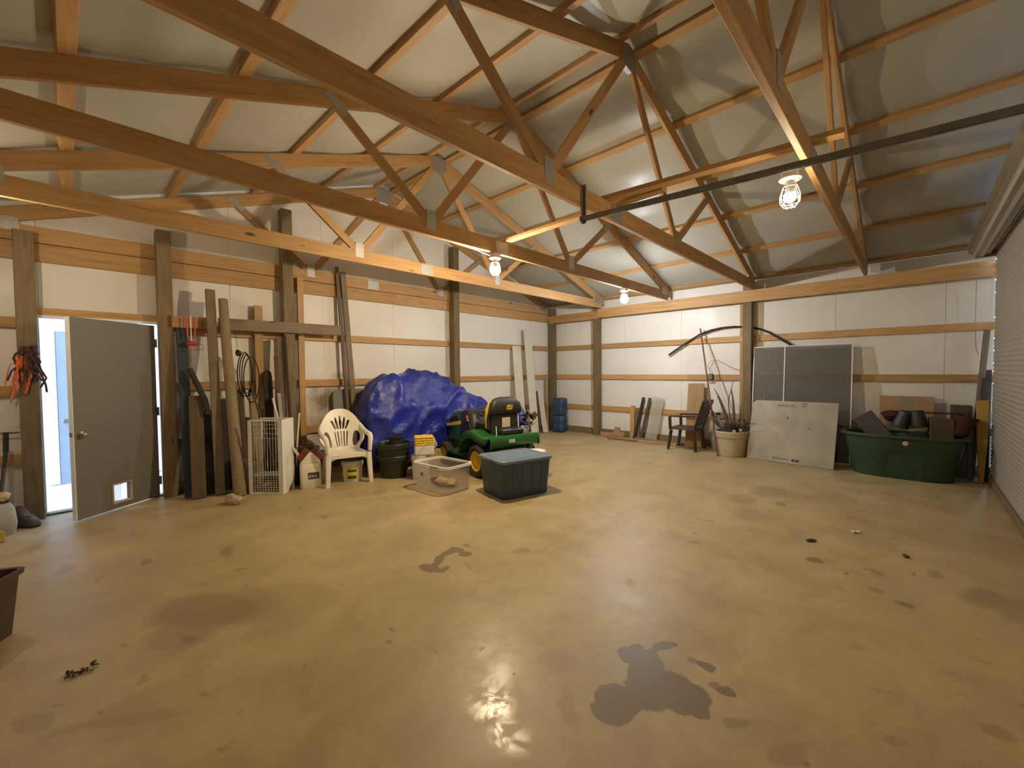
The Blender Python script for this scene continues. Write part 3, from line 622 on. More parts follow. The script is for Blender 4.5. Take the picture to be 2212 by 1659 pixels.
plank('plank', (.34, -6.68, .012), (.2, -6.68, 1.18), .1, .025, 'ply', 'short tan plank leaning behind the wire rack')
plank('plank', (.40, -7.215, .012), (.24, -7.21, 1.02), .15, .02, 'rust_tin', 'short black plank between the brown plank and the tall dark plank')  # made wide to darken the shaded gap beside it
plank('plank', (.33, -7.02, .012), (.2, -7.02, 1.15), .13, .025, 'rust_tin', 'dark wide board standing in for shaded clutter behind the round log, right of the tall dark plank')  # this and the next board are added to darken the shaded gaps
plank('plank', (.24, -6.60, .012), (.15, -6.60, .98), .12, .02, 'rust_tin', 'almost black short board standing in for shaded clutter behind the white wire rack')
# curved duct, coil, feeder
single('hose', MB().tube([(.32, -7.37, 1.54), (.34, -7.33, 1.42), (.35, -7.28, 1.28), (.36, -7.235, 1.16), (.375, -7.22, 1.06), (.39, -7.215, .98)], .032, 12), 'black_rubber', 'thick black bent hose end showing between the blue-grey plank and tall plank', 'hose', smooth=True)
co = thing('cable_coil', 'coil of thin black cable hanging from the horizontal board beside the log', 'cable', (.2, -6.84, 1.75))
mb = MB()
for k, (ry, rz_, dy) in enumerate(((.085, .29, .09), (.07, .26, .1), (.06, .27, .08), (.09, .3, .1))):
    mb.tube([(.012*k, ry*math.sin(a)+ry*.9+.02*k, -rz_+rz_*math.cos(a)-.02*k) for a in [2*PI*i/30 for i in range(30)]], .007, 6, closed=True)
part('cable_loop', mb, 'black_rubber', co, smooth=True)
part('cable_knot', blob(MB(), (.02, 0, -.01), (.03, .035, .04), 9, .5), 'black_rubber', co)
part('hanging_string', MB().tube([(.02, .01, 0), (-.02, -.015, .3)], .002, 5).tube([(.02, -.01, 0), (-.02, -.02, .3)], .002, 5), 'stem', co)
fd = thing('feeder', 'red hanging feeder with a pale centre rod, before the short tan board', 'feeder', (.25, -7.33, 1.76))
part('centre_rod', MB().tube([(0, 0, .1), (0, 0, .41)], .006, 8), 'cable', fd)
part('red_tube', MB().tube([(0, -.035, .15), (0, -.04, .4)], .008, 8).tube([(0, .035, .15), (0, .04, .4)], .008, 8), 'red', fd)
part('red_base', MB().lathe([(.001, .05), (.05, .052), (.06, .07), (.045, .1), (.02, .11), (.001, .11)], 18), 'red', fd, smooth=True)
part('perch', MB().tube([(0, .05, .07), (0, .11, .07), (0, .12, .01), (0, -.07, .0)], .004, 6), 'red', fd)

# white wire rack
cr = thing('wire_rack', 'white wire-fronted rack standing upright with a solid white side', 'rack', (.725, -6.89, 0), math.radians(41.8))
w_, d_, h_ = .42, .26, .91
mb = MB()
for a, b in (((0, 0, .02), (.045, .018, h_)), ((w_-.05, 0, .02), (w_, .018, h_)), ((0, 0, h_-.02), (w_, .018, h_)), ((0, 0, .0), (w_, .018, .025)), ((0, d_-.018, 0), (.03, d_, h_)), ((w_-.03, d_-.018, 0), (w_, d_, h_)), ((0, d_-.018, h_-.02), (w_, d_, h_))): mb.box2(a, b)
part('frame', mb, 'white_enamel', cr, bevel=.003)
part('side_panel', MB().prism([(0.0, .0), (.1, .0), (d_, .16), (d_, h_), (0.0, h_)], w_, w_+.006), 'white_enamel', cr)
for k in range(9):
    x = .075+k*(w_-.155)/8; part('wire', MB().tube([(x, .006, .02), (x, .006, h_-.01)], .003, 5), 'white_enamel', cr)
for z in [.05, .08, .11, .14, .17, .2, .68, .74, .8, .85]:
    part('wire', MB().tube([(.03, .012, z), (w_-.03, .012, z)], .0026, 5), 'white_enamel', cr)
part('shelf', MB().box2((.02, .02, .22), (w_-.01, d_-.02, .228)), 'white_enamel', cr)
mb = MB()
for k in range(14): mb.box2((w_-.17, .05, .3+.03*k), (w_-.06, .056, .318+.03*k))
single('louvre_plate', mb, 'black_plastic', 'dark slotted plate standing inside the white wire rack', 'plate', (.725, -6.89, 0), math.radians(41.8))
single('pipe', MB().tube([(.40, -6.5, 1.14), (.62, -6.34, .012)], .014, 10), 'white_enamel', 'white plastic pipe leaning behind the white wire rack', 'pipe', smooth=True)
single('wooden_rod', MB().tube([(.22, -6.72, 1.36), (.66, -6.5, .012)], .011, 8), 'brown_plastic', 'thin brown handle leaning in behind the white wire rack', 'rod', smooth=True)
bh = thing('broom', 'short white broom stick beside the third post, black at its lower half', 'broom', (.68, -6.28, 0))
part('stick', MB().tube([(.0, -.03, .5), (-.03, .02, .94)], .012, 8), 'white_enamel', bh, smooth=True)
part('ferrule', MB().tube([(.02, -.05, .28), (.0, -.03, .52)], .009, 8), 'cable_grey', bh, smooth=True)
part('broom_head', MB().box((.03, -.06, .14), (.1, .2, .28), taper=.9), 'black_plastic', bh, bevel=.02)
single('bucket', MB().lathe([(.09, 0), (.094, .01), (.112, .36), (.12, .36), (.12, .38), (.108, .38), (.088, .02), (.001, .02)], 24), 'cloth_grey', 'pale blue-grey bucket half hidden behind the round log', 'bucket', (.53, -6.85, 0), smooth=True)
single('box', MB().box((0, 0, .23), (.26, .24, .46)), 'card_dark', 'dark carton on the floor right of the wire rack, behind the litter jug', 'box', (.47, -6.11, 0), .1, bevel=.004)
single('wood_scrap', MB().box((0, 0, 0), (.02, .03, .2)), 'foam', 'short white stick propped on the litter jug', 'stick', mx=M.Translation((.9, -6.40, .47)) @ M.Rotation(.55, 4, 'X'))
# litter jug
jg = thing('litter_jug', 'white litter jug with a red-brown handled lid and purple label, left of the white chair', 'jug', (.93, -6.24, 0), math.radians(-18))
part('jug_body', MB().loft([rrect(.19, .23, .03, 0), rrect(.2, .245, .035, .01), rrect(.2, .25, .035, .29), rrect(.19, .235, .035, .315)]), 'white_plastic', jg, smooth=True)
part('lid', MB().prism([(-.12, .315), (.12, .315), (.11, .34), (.015, .455), (-.015, .455), (-.11, .34)], -.09, .085), 'white_plastic', jg, bevel=.008)
part('lid_handle', MB().bar((0.03, -.112, .347), (0.03, -.008, .468), .04, .14, (1, 0, 0)).bar((0.03, .112, .347), (0.03, .008, .468), .04, .14, (1, 0, 0)), 'red_metal', jg, 'red-brown sloping carrying handle', bevel=.004)
part('jug_label', MB().box((.1005, .03, .16), (.003, .13, .085)), 'purple', jg, 'purple label')
sq = MB()
for i in range(6): sq.tube([(.1035, -.02+.017*i+.004*math.sin(3*i+k), .155+.018*math.sin(k*1.7+i)) for k in range(5)], .0035, 5)
part('label_script', sq, 'label', jg, 'illegible pale script on the purple label')

# white chair
def white_chair():
    t = thing('plastic_chair', 'white moulded plastic armchair with a fan of slots in its back', 'chair', (1.20, -5.85, 0), math.radians(-13))
    def back(u, v):   # u across, v up
        a = (u-.5)*2; ze = .955-.27*abs(a)**2.6
        q_ = min(1, v/.6); half = .205+.09*(q_*q_*(3-2*q_))
        z = .40+(ze-.40)*v; h_ = (z-.40)/.55
        return V((-.40-.19*h_+.10*a*a*(1-.3*v), a*half, z))
    def hole(u, v):
        a = (u-.5)*2
        for k in (-2, -1, 0, 1, 2):
            if .50 < v < .82-.035*abs(k):
                c = k*.155*(.75+.65*(v-.5)/.3); w = .030+.02*math.sin((v-.5)/.3*PI)
                if abs(a-c) < w: return True
            if .08 < v < .44:
                if abs(a-k*.15) < .024: return True
        for s in (-1, 1):
            if .1 < v < .56:
                e = ((a*s-.73)/.155)**2+((v-.33)/.23)**2
                if e < 1: return True
        return False
    def add_solid(o, th):
        md = o.modifiers.new('thickness', 'SOLIDIFY'); md.thickness = th; md.offset = 0
    o = part('backrest', MB().grid(back, 110, 90, hole), 'white_plastic', t, smooth=True, fixn=False); add_solid(o, .012)
    def seat(u, v):   # v front->back
        a = (u-.5)*2; half = .255-.05*v; x = .03-.45*v
        z = .405-.02*(1-a*a)*math.sin(v*PI)-.0*v
        if v < .12: z -= .05*((.12-v)/.12)**2
        return V((x, a*half, z))
    o = part('seat', MB().grid(seat, 24, 24), 'white_plastic', t, smooth=True, fixn=False); add_solid(o, .01)
    for s in (-1, 1):
        P_ = [(-.5, s*.25, .74), (-.44, s*.272, .7), (-.33, s*.285, .655), (-.18, s*.29, .635), (-.04, s*.285, .63), (.02, s*.278, .60), (.035, s*.268, .53), (.03, s*.262, .43)]
        part('armrest', MB().tube(P_, [.026, .03, .032, .034, .034, .032, .028, .026], 12), 'white_plastic', t, smooth=True)
        def leg(p0, p1, name='leg'):
            rings = []
            for k in range(7):
                q = k/6; c = V(p0).lerp(V(p1), q); w = .036-.008*q
                rings.append(rrect(w*1.5, w*1.9, .012, c.z, 3, c.x, c.y))
            part(name, MB().loft(rings[::-1]), 'white_plastic', t, smooth=True)
        leg((.01, s*.252, .41), (.035, s*.272, 0)); leg((-.4, s*.2, .42), (-.47, s*.25, 0))
    part('seat_apron', MB().prism([(-.25, .40), (-.22, .33), (-.12, .365), (.12, .365), (.22, .33), (.25, .40)], .01, .024), 'white_plastic', t)
white_chair()
single('board_scrap', MB().box((0, 0, .36), (.03, .2, .72)), 'card_dark', 'brown board offcut seen through the white chair', 'board', mx=M.Translation((.62, -5.51, 0)) @ M.Rotation(-.14, 4, 'Y'), bevel=.004)
def pail(name, label, cat, loc, r, h, mat, lid=None, labelmat=None, rzz=0.0, handle=True, group=None):
    t = thing(name, label, cat, loc, rzz, group)
    part('pail_body', MB().lathe([(r*.86, 0), (r*.87, .005), (r*.96, h*.8), (r*1.03, h*.8), (r*1.03, h*.86), (r*.99, h*.87), (r, h), (r*.95, h), (r*.83, .012), (.001, .012)], 26), mat, t, smooth=True)
    if lid: part('lid', MB().lathe([(r*1.04, h-.02), (r*1.05, h), (r*1.02, h+.012), (r*.9, h+.012), (r*.88, h+.004), (.001, h+.004)], 26), lid, t, smooth=True)
    if labelmat:
        part('paper_label', MB().grid(lambda u, v: V((r*(.925+.04*v)*math.cos((u-.5)*1.3), r*(.925+.04*v)*math.sin((u-.5)*1.3), h*(.12+.55*v))), 12, 2), labelmat, t, smooth=True, fixn=False)
        part('label_print', MB().grid(lambda u, v: V((r*(.94+.04*v)*math.cos((u-.5)*.9), r*(.94+.04*v)*math.sin((u-.5)*.9), h*(.42+.14*v))), 8, 1).grid(lambda u, v: V((r*(.932+.03*v)*math.cos((u-.5)*.9), r*(.932+.03*v)*math.sin((u-.5)*.9), h*(.15+.14*v))), 8, 1), 'green_paint', t, 'dark green print', fixn=False)
    if handle:
        part('bail_handle', MB().tube([(r*1.03*math.sin(a)*.25+.02, r*1.04*math.cos(a), h*.84-r*.9*math.sin(a)*.8) for a in [PI*i/14 for i in range(15)]], .004, 6), 'fixture', t, smooth=True)
    return t
pail('pail', 'white pail with a yellow and green label standing under the white chair', 'pail', (1.02, -5.72, 0), .135, .3, 'white_enamel', 'pot_green', 'yellow_label', -.5)
# green pots
for k, (z, r) in enumerate(((0.0, .215), (.17, .225))):
    t = thing('plant_pot', ['dark green round plant pot on the floor beside the white chair, lowest of the stack', 'dark green wide-rimmed pot stacked in the lower green pot'][k], 'pot', (1.25, -5.22, z), 0, 'stacked plant pots')
    part('pot_body', MB().lathe([(r*.8, 0), (r*.82, .01), (r*.97, .24), (r*1.04, .245), (r*1.06, .3), (r*1.02, .31), (r*.97, .29), (r*.93, .245), (r*.78, .02), (.001, .02)], 32), 'pot_green', t, smooth=True)
single('plant_pot', MB().lathe([(.1, 0), (.1, .17), (.12, .175), (.12, .2), (.1, .2), (.09, .02), (.001, .02)], 26), 'black_plastic', 'small black pot standing up out of the dark green pots', 'pot', (1.25, -5.18, .375), group='stacked plant pots', smooth=True)
# yellow lidded tub on its side, jug and white buckets
yt = thing('yellow_tub', 'yellow and white plastic caddy on top of the white bucket', 'tub', (1.70, -5.02, .34), math.radians(-30))
for k in range(4): part('yellow_slat', MB().box((0, 0, .145+.032*k), (.2, .25, .026)), 'yellow_plastic', yt, bevel=.006)
part('white_base', MB().box((0, 0, .065), (.2, .255, .13)), 'white_enamel', yt, bevel=.012)
part('white_handle', MB().tube([(.105, -.1, .02), (.108, -.02, .12), (.106, .02, .18)], .006, 8), 'white_enamel', yt, smooth=True)
pail('pail', 'white bucket on the floor below the yellow caddy', 'pail', (1.66, -5.05, 0), .125, .34, 'white_enamel', None, None, .3, True)
single('jug', MB().loft([rrect(.14, .2, .04, 0), rrect(.16, .22, .05, .02), rrect(.16, .22, .05, .14), rrect(.12, .15, .05, .2), rrect(.045, .045, .02, .215), rrect(.045, .045, .02, .245)]), 'beige', 'grey-beige plastic jug lying behind the yellow caddy', 'jug', mx=M.Translation((1.52, -4.78, .36)) @ M.Rotation(.5, 4, 'X'), smooth=True)
single('carton', MB().box((0, 0, .175), (.22, .26, .35)), 'card', 'cardboard carton between the white bucket and the mower', 'box', (1.5, -4.8, 0), .2, bevel=.004)
# grey rounded panel leaning behind the boards
mb = MB().loft([[V((x, y, z)) for (y, z) in [(p.x, p.y) for p in rrect(.56, .46, .09, 0)]] for x in (-.012, .012)])
single('lid_panel', mb, 'grey_plastic', 'grey round-cornered plastic lid leaning on the wall behind the long boards', 'lid', mx=M.Translation((.06, -5.27, .98)) @ M.Rotation(-.06, 4, 'Y'), bevel=.004)

# blue tarp over a covered machine
def tarp():
    Y = [-5.40, -5.37, -5.32, -5.17, -4.93, -4.47, -4.0, -3.66, -3.4, -3.0, -2.72, -2.5, -2.42]
    H = [.5, .86, 1.06, 1.29, 1.42, 1.47, 1.43, 1.25, 1.08, .92, .76, .5, .3]
    Wd = [.18, .3, .35, .38, .40, .40, .37, .34, .31, .28, .25, .18, .08]
    def itp(A, y):
        for i in range(len(Y)-1):
            if y <= Y[i+1]:
                q = (y-Y[i])/(Y[i+1]-Y[i]); return A[i]+(A[i+1]-A[i])*q
        return A[-1]
    def fn(u, v):
        y = Y[0]+(Y[-1]-Y[0])*u; h = itp(H, y); w = itp(Wd, y)
        a = PI*v
        c, s_ = math.cos(a), math.sin(a)
        x = .60-w*math.copysign(abs(c)**.75, c); hem = .1+.1*noise.noise(V((y*2, c, 1)))
        z = hem+(h-hem)*(s_**.62)
        p = V((x, y, z))
        # slack folds, running down and diagonally
        n1 = noise.noise(V((y*1.9+z*1.2, x*2.2, z*1.1)))
        ridge = 1-abs(noise.noise(V((y*2.6-z*1.7, x*2.5+3, z*2.2+5))))*2
        n3 = noise.noise(V((y*7, x*7, z*7)))
        dsp = .05*n1+.085*ridge**2*(1 if ridge > 0 else -.3)-.03+.016*n3
        if v < .07 or v > .93: dsp *= .8
        nrm = V((-c, 0, s_*.9)).normalized()
        p += nrm*dsp
        p.x = max(.215, p.x)
        return p
    t = single('tarp', MB().grid(fn, 110, 70), 'tarp', 'crumpled blue tarpaulin draped over a covered machine by the door wall', 'tarp', smooth=True, fixn=False, angle=180)
    md = t.modifiers.new('thickness', 'SOLIDIFY'); md.thickness = .004
tarp()

# ---------------------------------------------------------------- riding mower
def mower():
    S_ = .92
    mx = M.Translation((2.28, -4.07, 0)) @ M.Rotation(math.radians(170), 4, 'Z') @ M.Scale(1, 4, (1, 0, 0))
    t = thing('riding_mower', 'green riding mower with black seat back, in front of the blue tarp', 'mower', (2.28, -4.07, 0), math.radians(170))
    def Q(m): m.v = [(x*S_, y*S_, z*S_) for x, y, z in m.v]; return m
    def p_(name, m, mat, par=t, label=None, **kw): return part(name, Q(m), mat, par, label, **kw)
    RX = M.Rotation(PI/2, 4, 'X')
    def wheel(x, y, r, w, label):
        tr = .42*r
        prof = [(r*.58, -w*.42), (r*.8, -w*.5), (r*.94, -w*.42), (r, -w*.2), (r, w*.2), (r*.94, w*.42), (r*.8, w*.5), (r*.58, w*.42), (r*.55, 0), (r*.58, -w*.42)]
        o = p_('tyre', MB().lathe(prof, 30, (x, y, r), RX), 'black_rubber', smooth=True)
        s = 1 if y > 0 else -1
        p_('rim', MB().lathe([(r*.6, s*-w*.44), (r*.56, s*-w*.40), (r*.5, s*-w*.3), (r*.22, s*-w*.25), (r*.18, s*-w*.42), (.001, s*-w*.42)], 26, (x, y, r), RX), 'yellow_plastic', o, 'yellow wheel rim', smooth=True)
    for y in (-.40, .40): wheel(0, y, .25, .22, '')
    for y in (-.36, .36): wheel(1.2, y, .19, .15, '')
    # one-piece fender and rear deck
    prof = [(-.33, .47), (-.35, .52), (-.352, .60), (-.325, .638), (-.2, .63), (-.05, .63), (.08, .67), (.2, .70), (.32, .685), (.42, .62), (.49, .5), (.54, .38), (.58, .30)]
    rings = []
    for (x, z) in prof:
        ring = []
        for (y, dz) in ((-.47, -.13), (-.49, -.05), (-.47, -.01), (-.3, 0), (0, 0), (.3, 0), (.47, -.01), (.49, -.05), (.47, -.13)):
            ring.append(V((x, y*(.94 if x < -.32 else 1), z+dz*((.15 if x < -.32 else 1) if z > .5 or x < 0 else .35))))
        rings.append(ring)
    mb = MB(); o_ = 0
    for r in rings: mb.v += [tuple(p) for p in r]
    n = 9
    for i in range(len(rings)-1):
        for j in range(n-1): mb.f.append((i*n+j, i*n+j+1, (i+1)*n+j+1, (i+1)*n+j))
    o = p_('fender_deck', mb, 'green_paint', smooth=True, fixn=True, angle=55)
    md = o.modifiers.new('thickness', 'SOLIDIFY'); md.thickness = .012
    p_('reflector', MB().box2((-.362, .02, .535), (-.35, .13, .585)), 'label', o, 'pale sticker on the rear fender')
    p_('footboard', MB().loft([rrect(.46, .98, .12, .255, 6, .76, 0), rrect(.46, .98, .12, .29, 6, .76, 0)]), 'green_paint', smooth=True)
    p_('foot_mat', MB().loft([rrect(.38, .9, .1, .291, 6, .77, 0), rrect(.38, .9, .1, .298, 6, .77, 0)]), 'black_rubber', smooth=True)
    p_('chassis', MB().box2((-.3, -.26, .2), (1.35, .26, .46)).box2((.45, -.3, .12), (1.05, .3, .26)), 'black_plastic', bevel=.02)
    # hood
    def hr(x, w, z0, z1):
        pts = []
        for k in range(13):
            a = PI*k/12; pts.append(V((x, w*math.copysign(abs(math.cos(a))**.55, math.cos(a)), z0+(z1-z0)*(.25+.75*math.sin(a)**.6) if 0 < k < 12 else z0)))
        return pts
    o = p_('hood', MB().loft([hr(.86, .25, .42, .93), hr(1.0, .25, .42, .92), hr(1.2, .24, .42, .89), hr(1.36, .22, .43, .85), hr(1.44, .18, .46, .78), hr(1.47, .12, .5, .7)]), 'green_paint', smooth=True, angle=60)
    for s in (-1, 1):
        p_('hood_stripe', MB().prism([(.88, .70), (1.36, .63), (1.38, .67), (.88, .765)], s*.238, s*.256, 'y'), 'yellow_plastic', o, 'yellow stripe on the hood side')
        p_('hood_vent', MB().prism([(.95, .785), (1.28, .735), (1.22, .80), (.98, .845)], s*.222, s*.252, 'y'), 'black_plastic', o, 'black side vent')
    p_('hood_highlight', MB().tube([(.84, .17, .925), (1.05, .17, .922), (1.25, .155, .89), (1.38, .13, .83)], .014, 8), 'beige', o, 'pale strip standing for the highlight along the hood top', smooth=True)  # cream strip paints in the highlight on the hood edge
    # dash console
    o = p_('dash', MB().loft([rrect(.5, .5, .06, .3, 4, .66, 0), rrect(.48, .52, .08, .6, 4, .67, 0), rrect(.42, .52, .1, .88, 4, .7, 0), rrect(.3, .46, .1, .945, 4, .75, 0)]), 'black_plastic', smooth=True, angle=50)
    p_('knob', MB().lathe([(.034, 0), (.036, .01), (.03, .018), (.001, .02)], 16, (.64, .252, .84), M.Rotation(-PI/2, 4, 'X')), 'orange', o, 'round orange sticker')
    p_('lever', MB().tube([(.60, .26, .78), (.48, .3, .70), (.36, .33, .62)], .008, 8), 'chrome', smooth=True)
    p_('lever_grip', blob(MB(), (.61, .26, .79), (.045, .025, .022), 2, .1), 'grey_plastic', smooth=True)
    ring = [(.44+.05*math.cos(a), .18*math.cos(a+PI/2), .94+.17*math.sin(a+PI/2)*.35) for a in [2*PI*i/28 for i in range(28)]]
    o = p_('steering_wheel', MB().tube(ring, .014, 8, closed=True), 'black_plastic', smooth=True)
    p_('steering_column', MB().tube([(.66, 0, .85), (.45, 0, .93)], .02, 10).tube([(.45, -.16, .935), (.45, .16, .935)], .01, 8), 'black_plastic', o, smooth=True)
    # seat
    st = p_('seat', MB().loft([rrect(.46, .50, .1, .70, 6, .2, 0), rrect(.5, .54, .12, .74, 6, .2, 0), rrect(.5, .54, .12, .78, 6, .2, 0), rrect(.42, .46, .12, .80, 6, .2, 0)]), 'black_plastic', smooth=True)
    def bk(x0, hw, th, z):
        pts = []
        for p in rrect(th, hw*2, min(th, hw)*.45, z, 5, x0, 0): pts.append(p)
        return pts
    p_('seat_cushion', MB().loft([bk(.06, .27, .07, .72), bk(.04, .295, .08, .9), bk(.015, .295, .08, 1.02), bk(-.01, .26, .075, 1.12), bk(-.03, .17, .06, 1.17)]), 'yellow_plastic', st, 'yellow cushion edge', smooth=True)
    sb = p_('seat_back', MB().loft([bk(-.0, .28, .06, .70), bk(-.01, .292, .07, .86), bk(-.03, .292, .075, .93), bk(-.075, .30, .13, .965), bk(-.085, .297, .14, 1.03), bk(-.08, .27, .13, 1.11), bk(-.07, .21, .1, 1.17), bk(-.06, .11, .05, 1.2)]), 'black_plastic', smooth=True, angle=60)
    # emblem: yellow badge with a green leaping animal
    em = M.Translation((-.158, -.03, 1.045)) @ M.Rotation(-.1, 4, 'Y') @ M.Rotation(-PI/2, 4, 'Z') @ M.Rotation(PI/2, 4, 'X')
    eb = p_('emblem', MB().loft([[em @ q for q in rrect(.105, .075, .012, z_)] for z_ in (0, .004)]), 'yellow_plastic', sb, 'yellow badge with a green animal', smooth=False)
    an = [(-.035, -.012), (-.028, -.004), (-.01, 0), (.008, .006), (.016, .018), (.022, .028), (.024, .018), (.034, .014), (.03, .008), (.022, .004), (.026, -.012), (.018, -.006), (.008, -.006), (-.014, -.01), (-.026, -.022), (-.022, -.012)]
    mb = MB(); mb.add([tuple(em @ V((x*1.2, y*1.05, .0045))) for x, y in an], [tuple(range(len(an)))])
    p_('emblem_animal', mb, 'green_paint', eb, fixn=False)
    p_('seat_frame', MB().box2((-.03, -.2, .60), (.34, .2, .70)).box2((-.1, -.25, .60), (-.03, .25, .94)), 'black_plastic', st, bevel=.012)
    p_('instruction_plate', MB().box2((-.108, -.075, .735), (-.100, .075, .885)), 'label', st, 'grey-beige instruction plate below the seat back')
    for y, z in ((-.12, .90), (.12, .90), (-.12, .78), (.12, .78)): p_('bolt', blob(MB(), (-.102, y, z), (.012, .012, .012), 1, 0, 1), 'chrome', st, smooth=True)
    p_('support_rod', MB().tube([(-.13, -.225, .66), (-.11, -.22, .94)], .007, 8), 'fixture', st, smooth=True); p_('support_rod', MB().tube([(-.13, .2, .63), (-.12, .2, .76)], .007, 8), 'fixture', st, smooth=True)
    p_('tool_box', MB().box2((-.24, -.25, .63), (-.08, .15, .72)), 'black_plastic', bevel=.02)
    p_('hitch', MB().box2((-.42, -.1, .32), (-.3, .1, .36)), 'steel', bevel=.01)
mower()

# ---------------------------------------------------------------- storage bins
def shell(name, rings_o, rings_i, mat, par, **kw):
    return part(name, MB().loft(rings_o+rings_i[::-1], True, True), mat, par, **kw)
bb = thing('storage_bin', 'dark blue lidded storage bin in front of the mower', 'bin', (3.055, -4.635, 0), math.radians(-13.5))
part('bin_body', MB().loft([rrect(.50, .64, .06, 0), rrect(.51, .65, .065, .012), rrect(.565, .705, .07, .40), rrect(.575, .715, .07, .40), rrect(.575, .715, .07, .425)]), 'bin_blue', bb, smooth=True, angle=30)
o = part('lid', MB().loft([rrect(.60, .735, .07, .418), rrect(.605, .74, .07, .425), rrect(.605, .74, .07, .445), rrect(.585, .72, .07, .456), rrect(.53, .665, .06, .456), rrect(.52, .655, .06, .448), rrect(.44, .57, .05, .448), rrect(.43, .56, .05, .455), rrect(.02, .02, .005, .456)]), 'lid_blue', bb, smooth=True, angle=30)
for y in (-.371, .371): part('lid_handle', MB().box((0, y, .415), (.16, .018, .05)), 'bin_blue', bb, bevel=.008)
for y in (-.2, -.07, .07, .2): part('rib', MB().bar((.2555, y, .03), (.2835, y, .38), .012, .006, (0, 1, 0)), 'bin_blue', bb)
cb = thing('clear_bin', 'clear plastic open bin holding scraps, in front of the white bucket', 'bin', (2.285, -5.15, 0), math.radians(3))
w0, d0, w1, d1_, hh = .57, .40, .66, .46, .34
part('bin_wall', MB().loft([rrect(w0, d0, .06, .0), rrect(w0+.02, d0+.02, .065, .012), rrect(w1-.03, d1_-.03, .07, hh-.025), rrect(w1-.04, d1_-.04, .066, hh-.025), rrect(w0+.005, d0+.005, .06, .02), rrect(.02, .02, .005, .016)]), 'clear', cb, smooth=True, angle=50)
part('bin_rim', MB().loft([rrect(w1-.03, d1_-.03, .07, hh-.03), rrect(w1, d1_, .075, hh-.03), rrect(w1, d1_, .075, hh), rrect(w1-.035, d1_-.035, .068, hh), rrect(w1-.035, d1_-.035, .068, hh-.03), rrect(w1-.03, d1_-.03, .07, hh-.03)], False, False), 'fixture', cb, smooth=True, angle=30)
part('handle_slot', MB().box((.12, -d1_/2-.003, hh-.018), (.13, .004, .014)), 'grey_plastic', cb)
part('sticker', MB().box((-.14, -.2105, .2), (.05, .003, .05)), 'grey_plastic', cb, 'small grey sticker')
single('tan_cloth', blob(blob(blob(MB(), (0, 0, .07), (.09, .06, .05), 3, .5), (.1, .05, .06), (.07, .08, .045), 6, .5), (-.1, .02, .06), (.06, .07, .04), 8, .5), 'tan', 'crumpled tan cloth lying inside the clear bin', 'cloth', (2.22, -5.09, .0), smooth=True)
single('rag', blob(blob(MB(), (0, 0, .055), (.07, .06, .035), 13, .6), (-.07, -.03, .05), (.05, .05, .03), 15, .5), 'maroon', 'dark red-brown rag inside the clear bin, behind the tan cloth', 'rag', (2.06, -5.04, 0), smooth=True)

# things on the mower deck and beyond it
single('fabric_scrap', MB().grid(lambda u, v: V((.5*(v-.5)*.3+.05*math.sin(u*9), (u-.5)*.3, .27*(1-v)+.05*math.sin(u*7+v*3))), 16, 10), 'tarp', 'blue tarp corner bunched up behind the mower seat', 'tarp', (2.23, -3.68, .60), smooth=True, fixn=False).modifiers.new('thickness', 'SOLIDIFY').thickness = .008
lf = MB(); random.seed(21)
for k in range(16):
    a = random.uniform(0, 6.28); r = random.uniform(.02, .12); c = V((r*math.cos(a), r*math.sin(a), random.uniform(.03, .2)))
    d = V((random.uniform(-1, 1), random.uniform(-1, 1), random.uniform(.2, 1))).normalized(); s_ = d.cross(V((0, 0, 1))).normalized(); L2 = random.uniform(.08, .16); w2 = random.uniform(.025, .05)
    q = c+d*L2*.5+V((0, 0, .015)); lf.add([c, q+s_*w2, c+d*L2, q-s_*w2, q+V((0, 0, .012))], [(0, 1, 4), (1, 2, 4), (2, 3, 4), (3, 0, 4)])
single('leaf_bunch', lf, 'leaf', 'bunch of dry brown leaves on the rear deck of the mower', 'leaves', (2.46, -3.72, .585), fixn=False).modifiers.new('thickness', 'SOLIDIFY').thickness = .003
single('paper_cup', MB().lathe([(.025, 0), (.04, .11), (.043, .11), (.043, .115), (.036, .115), (.022, .005), (.001, .005)], 16), 'bottle', 'crushed clear cup on the mower deck among the leaves', 'cup', mx=M.Translation((2.52, -3.79, .63)) @ M.Rotation(1.3, 4, 'X') @ M.Rotation(.5, 4, 'Y'), smooth=True)
pail('pail', 'white bucket showing its rim behind the dark blue bin', 'pail', (2.79, -3.94, 0), .14, .36, 'white_enamel', 'fixture', None, 0, False)

# ---------------------------------------------------------------- far corner
def fboard(p0, p1, w, label, mat='foam', t=.025, up=(0, 1, 0), grp='white boards leaning in the corner'):
    return board('foam_board', p0, p1, w, t, mat, None, up, .002, label, 'board', grp)
fboard((.22, -1.36, .008), (.05, -1.36, 2.03), .27, 'wide off-white board leaning in the corner, shorter and farther from the corner post')
fboard((.30, -1.02, .008), (.06, -1.0, 2.42), .25, 'tallest off-white board leaning in the corner beside a shorter wide one')
fboard((.27, -.60, .008), (.06, -.56, 1.0), .17, 'short off-white board leaning nearest the blue jugs')
board('plank', (.2, -.73, .008), (.07, -.72, .98), .1, .03, 'brown_board', None, (0, 1, 0), .003, 'short brown board behind the short off-white corner board', 'plank')
board('plank', (.12, -.33, .008), (.06, -.30, 1.3), .06, .025, 'pine', None, (0, 1, 0), .003, 'narrow pale strip leaning against the corner post', 'plank')
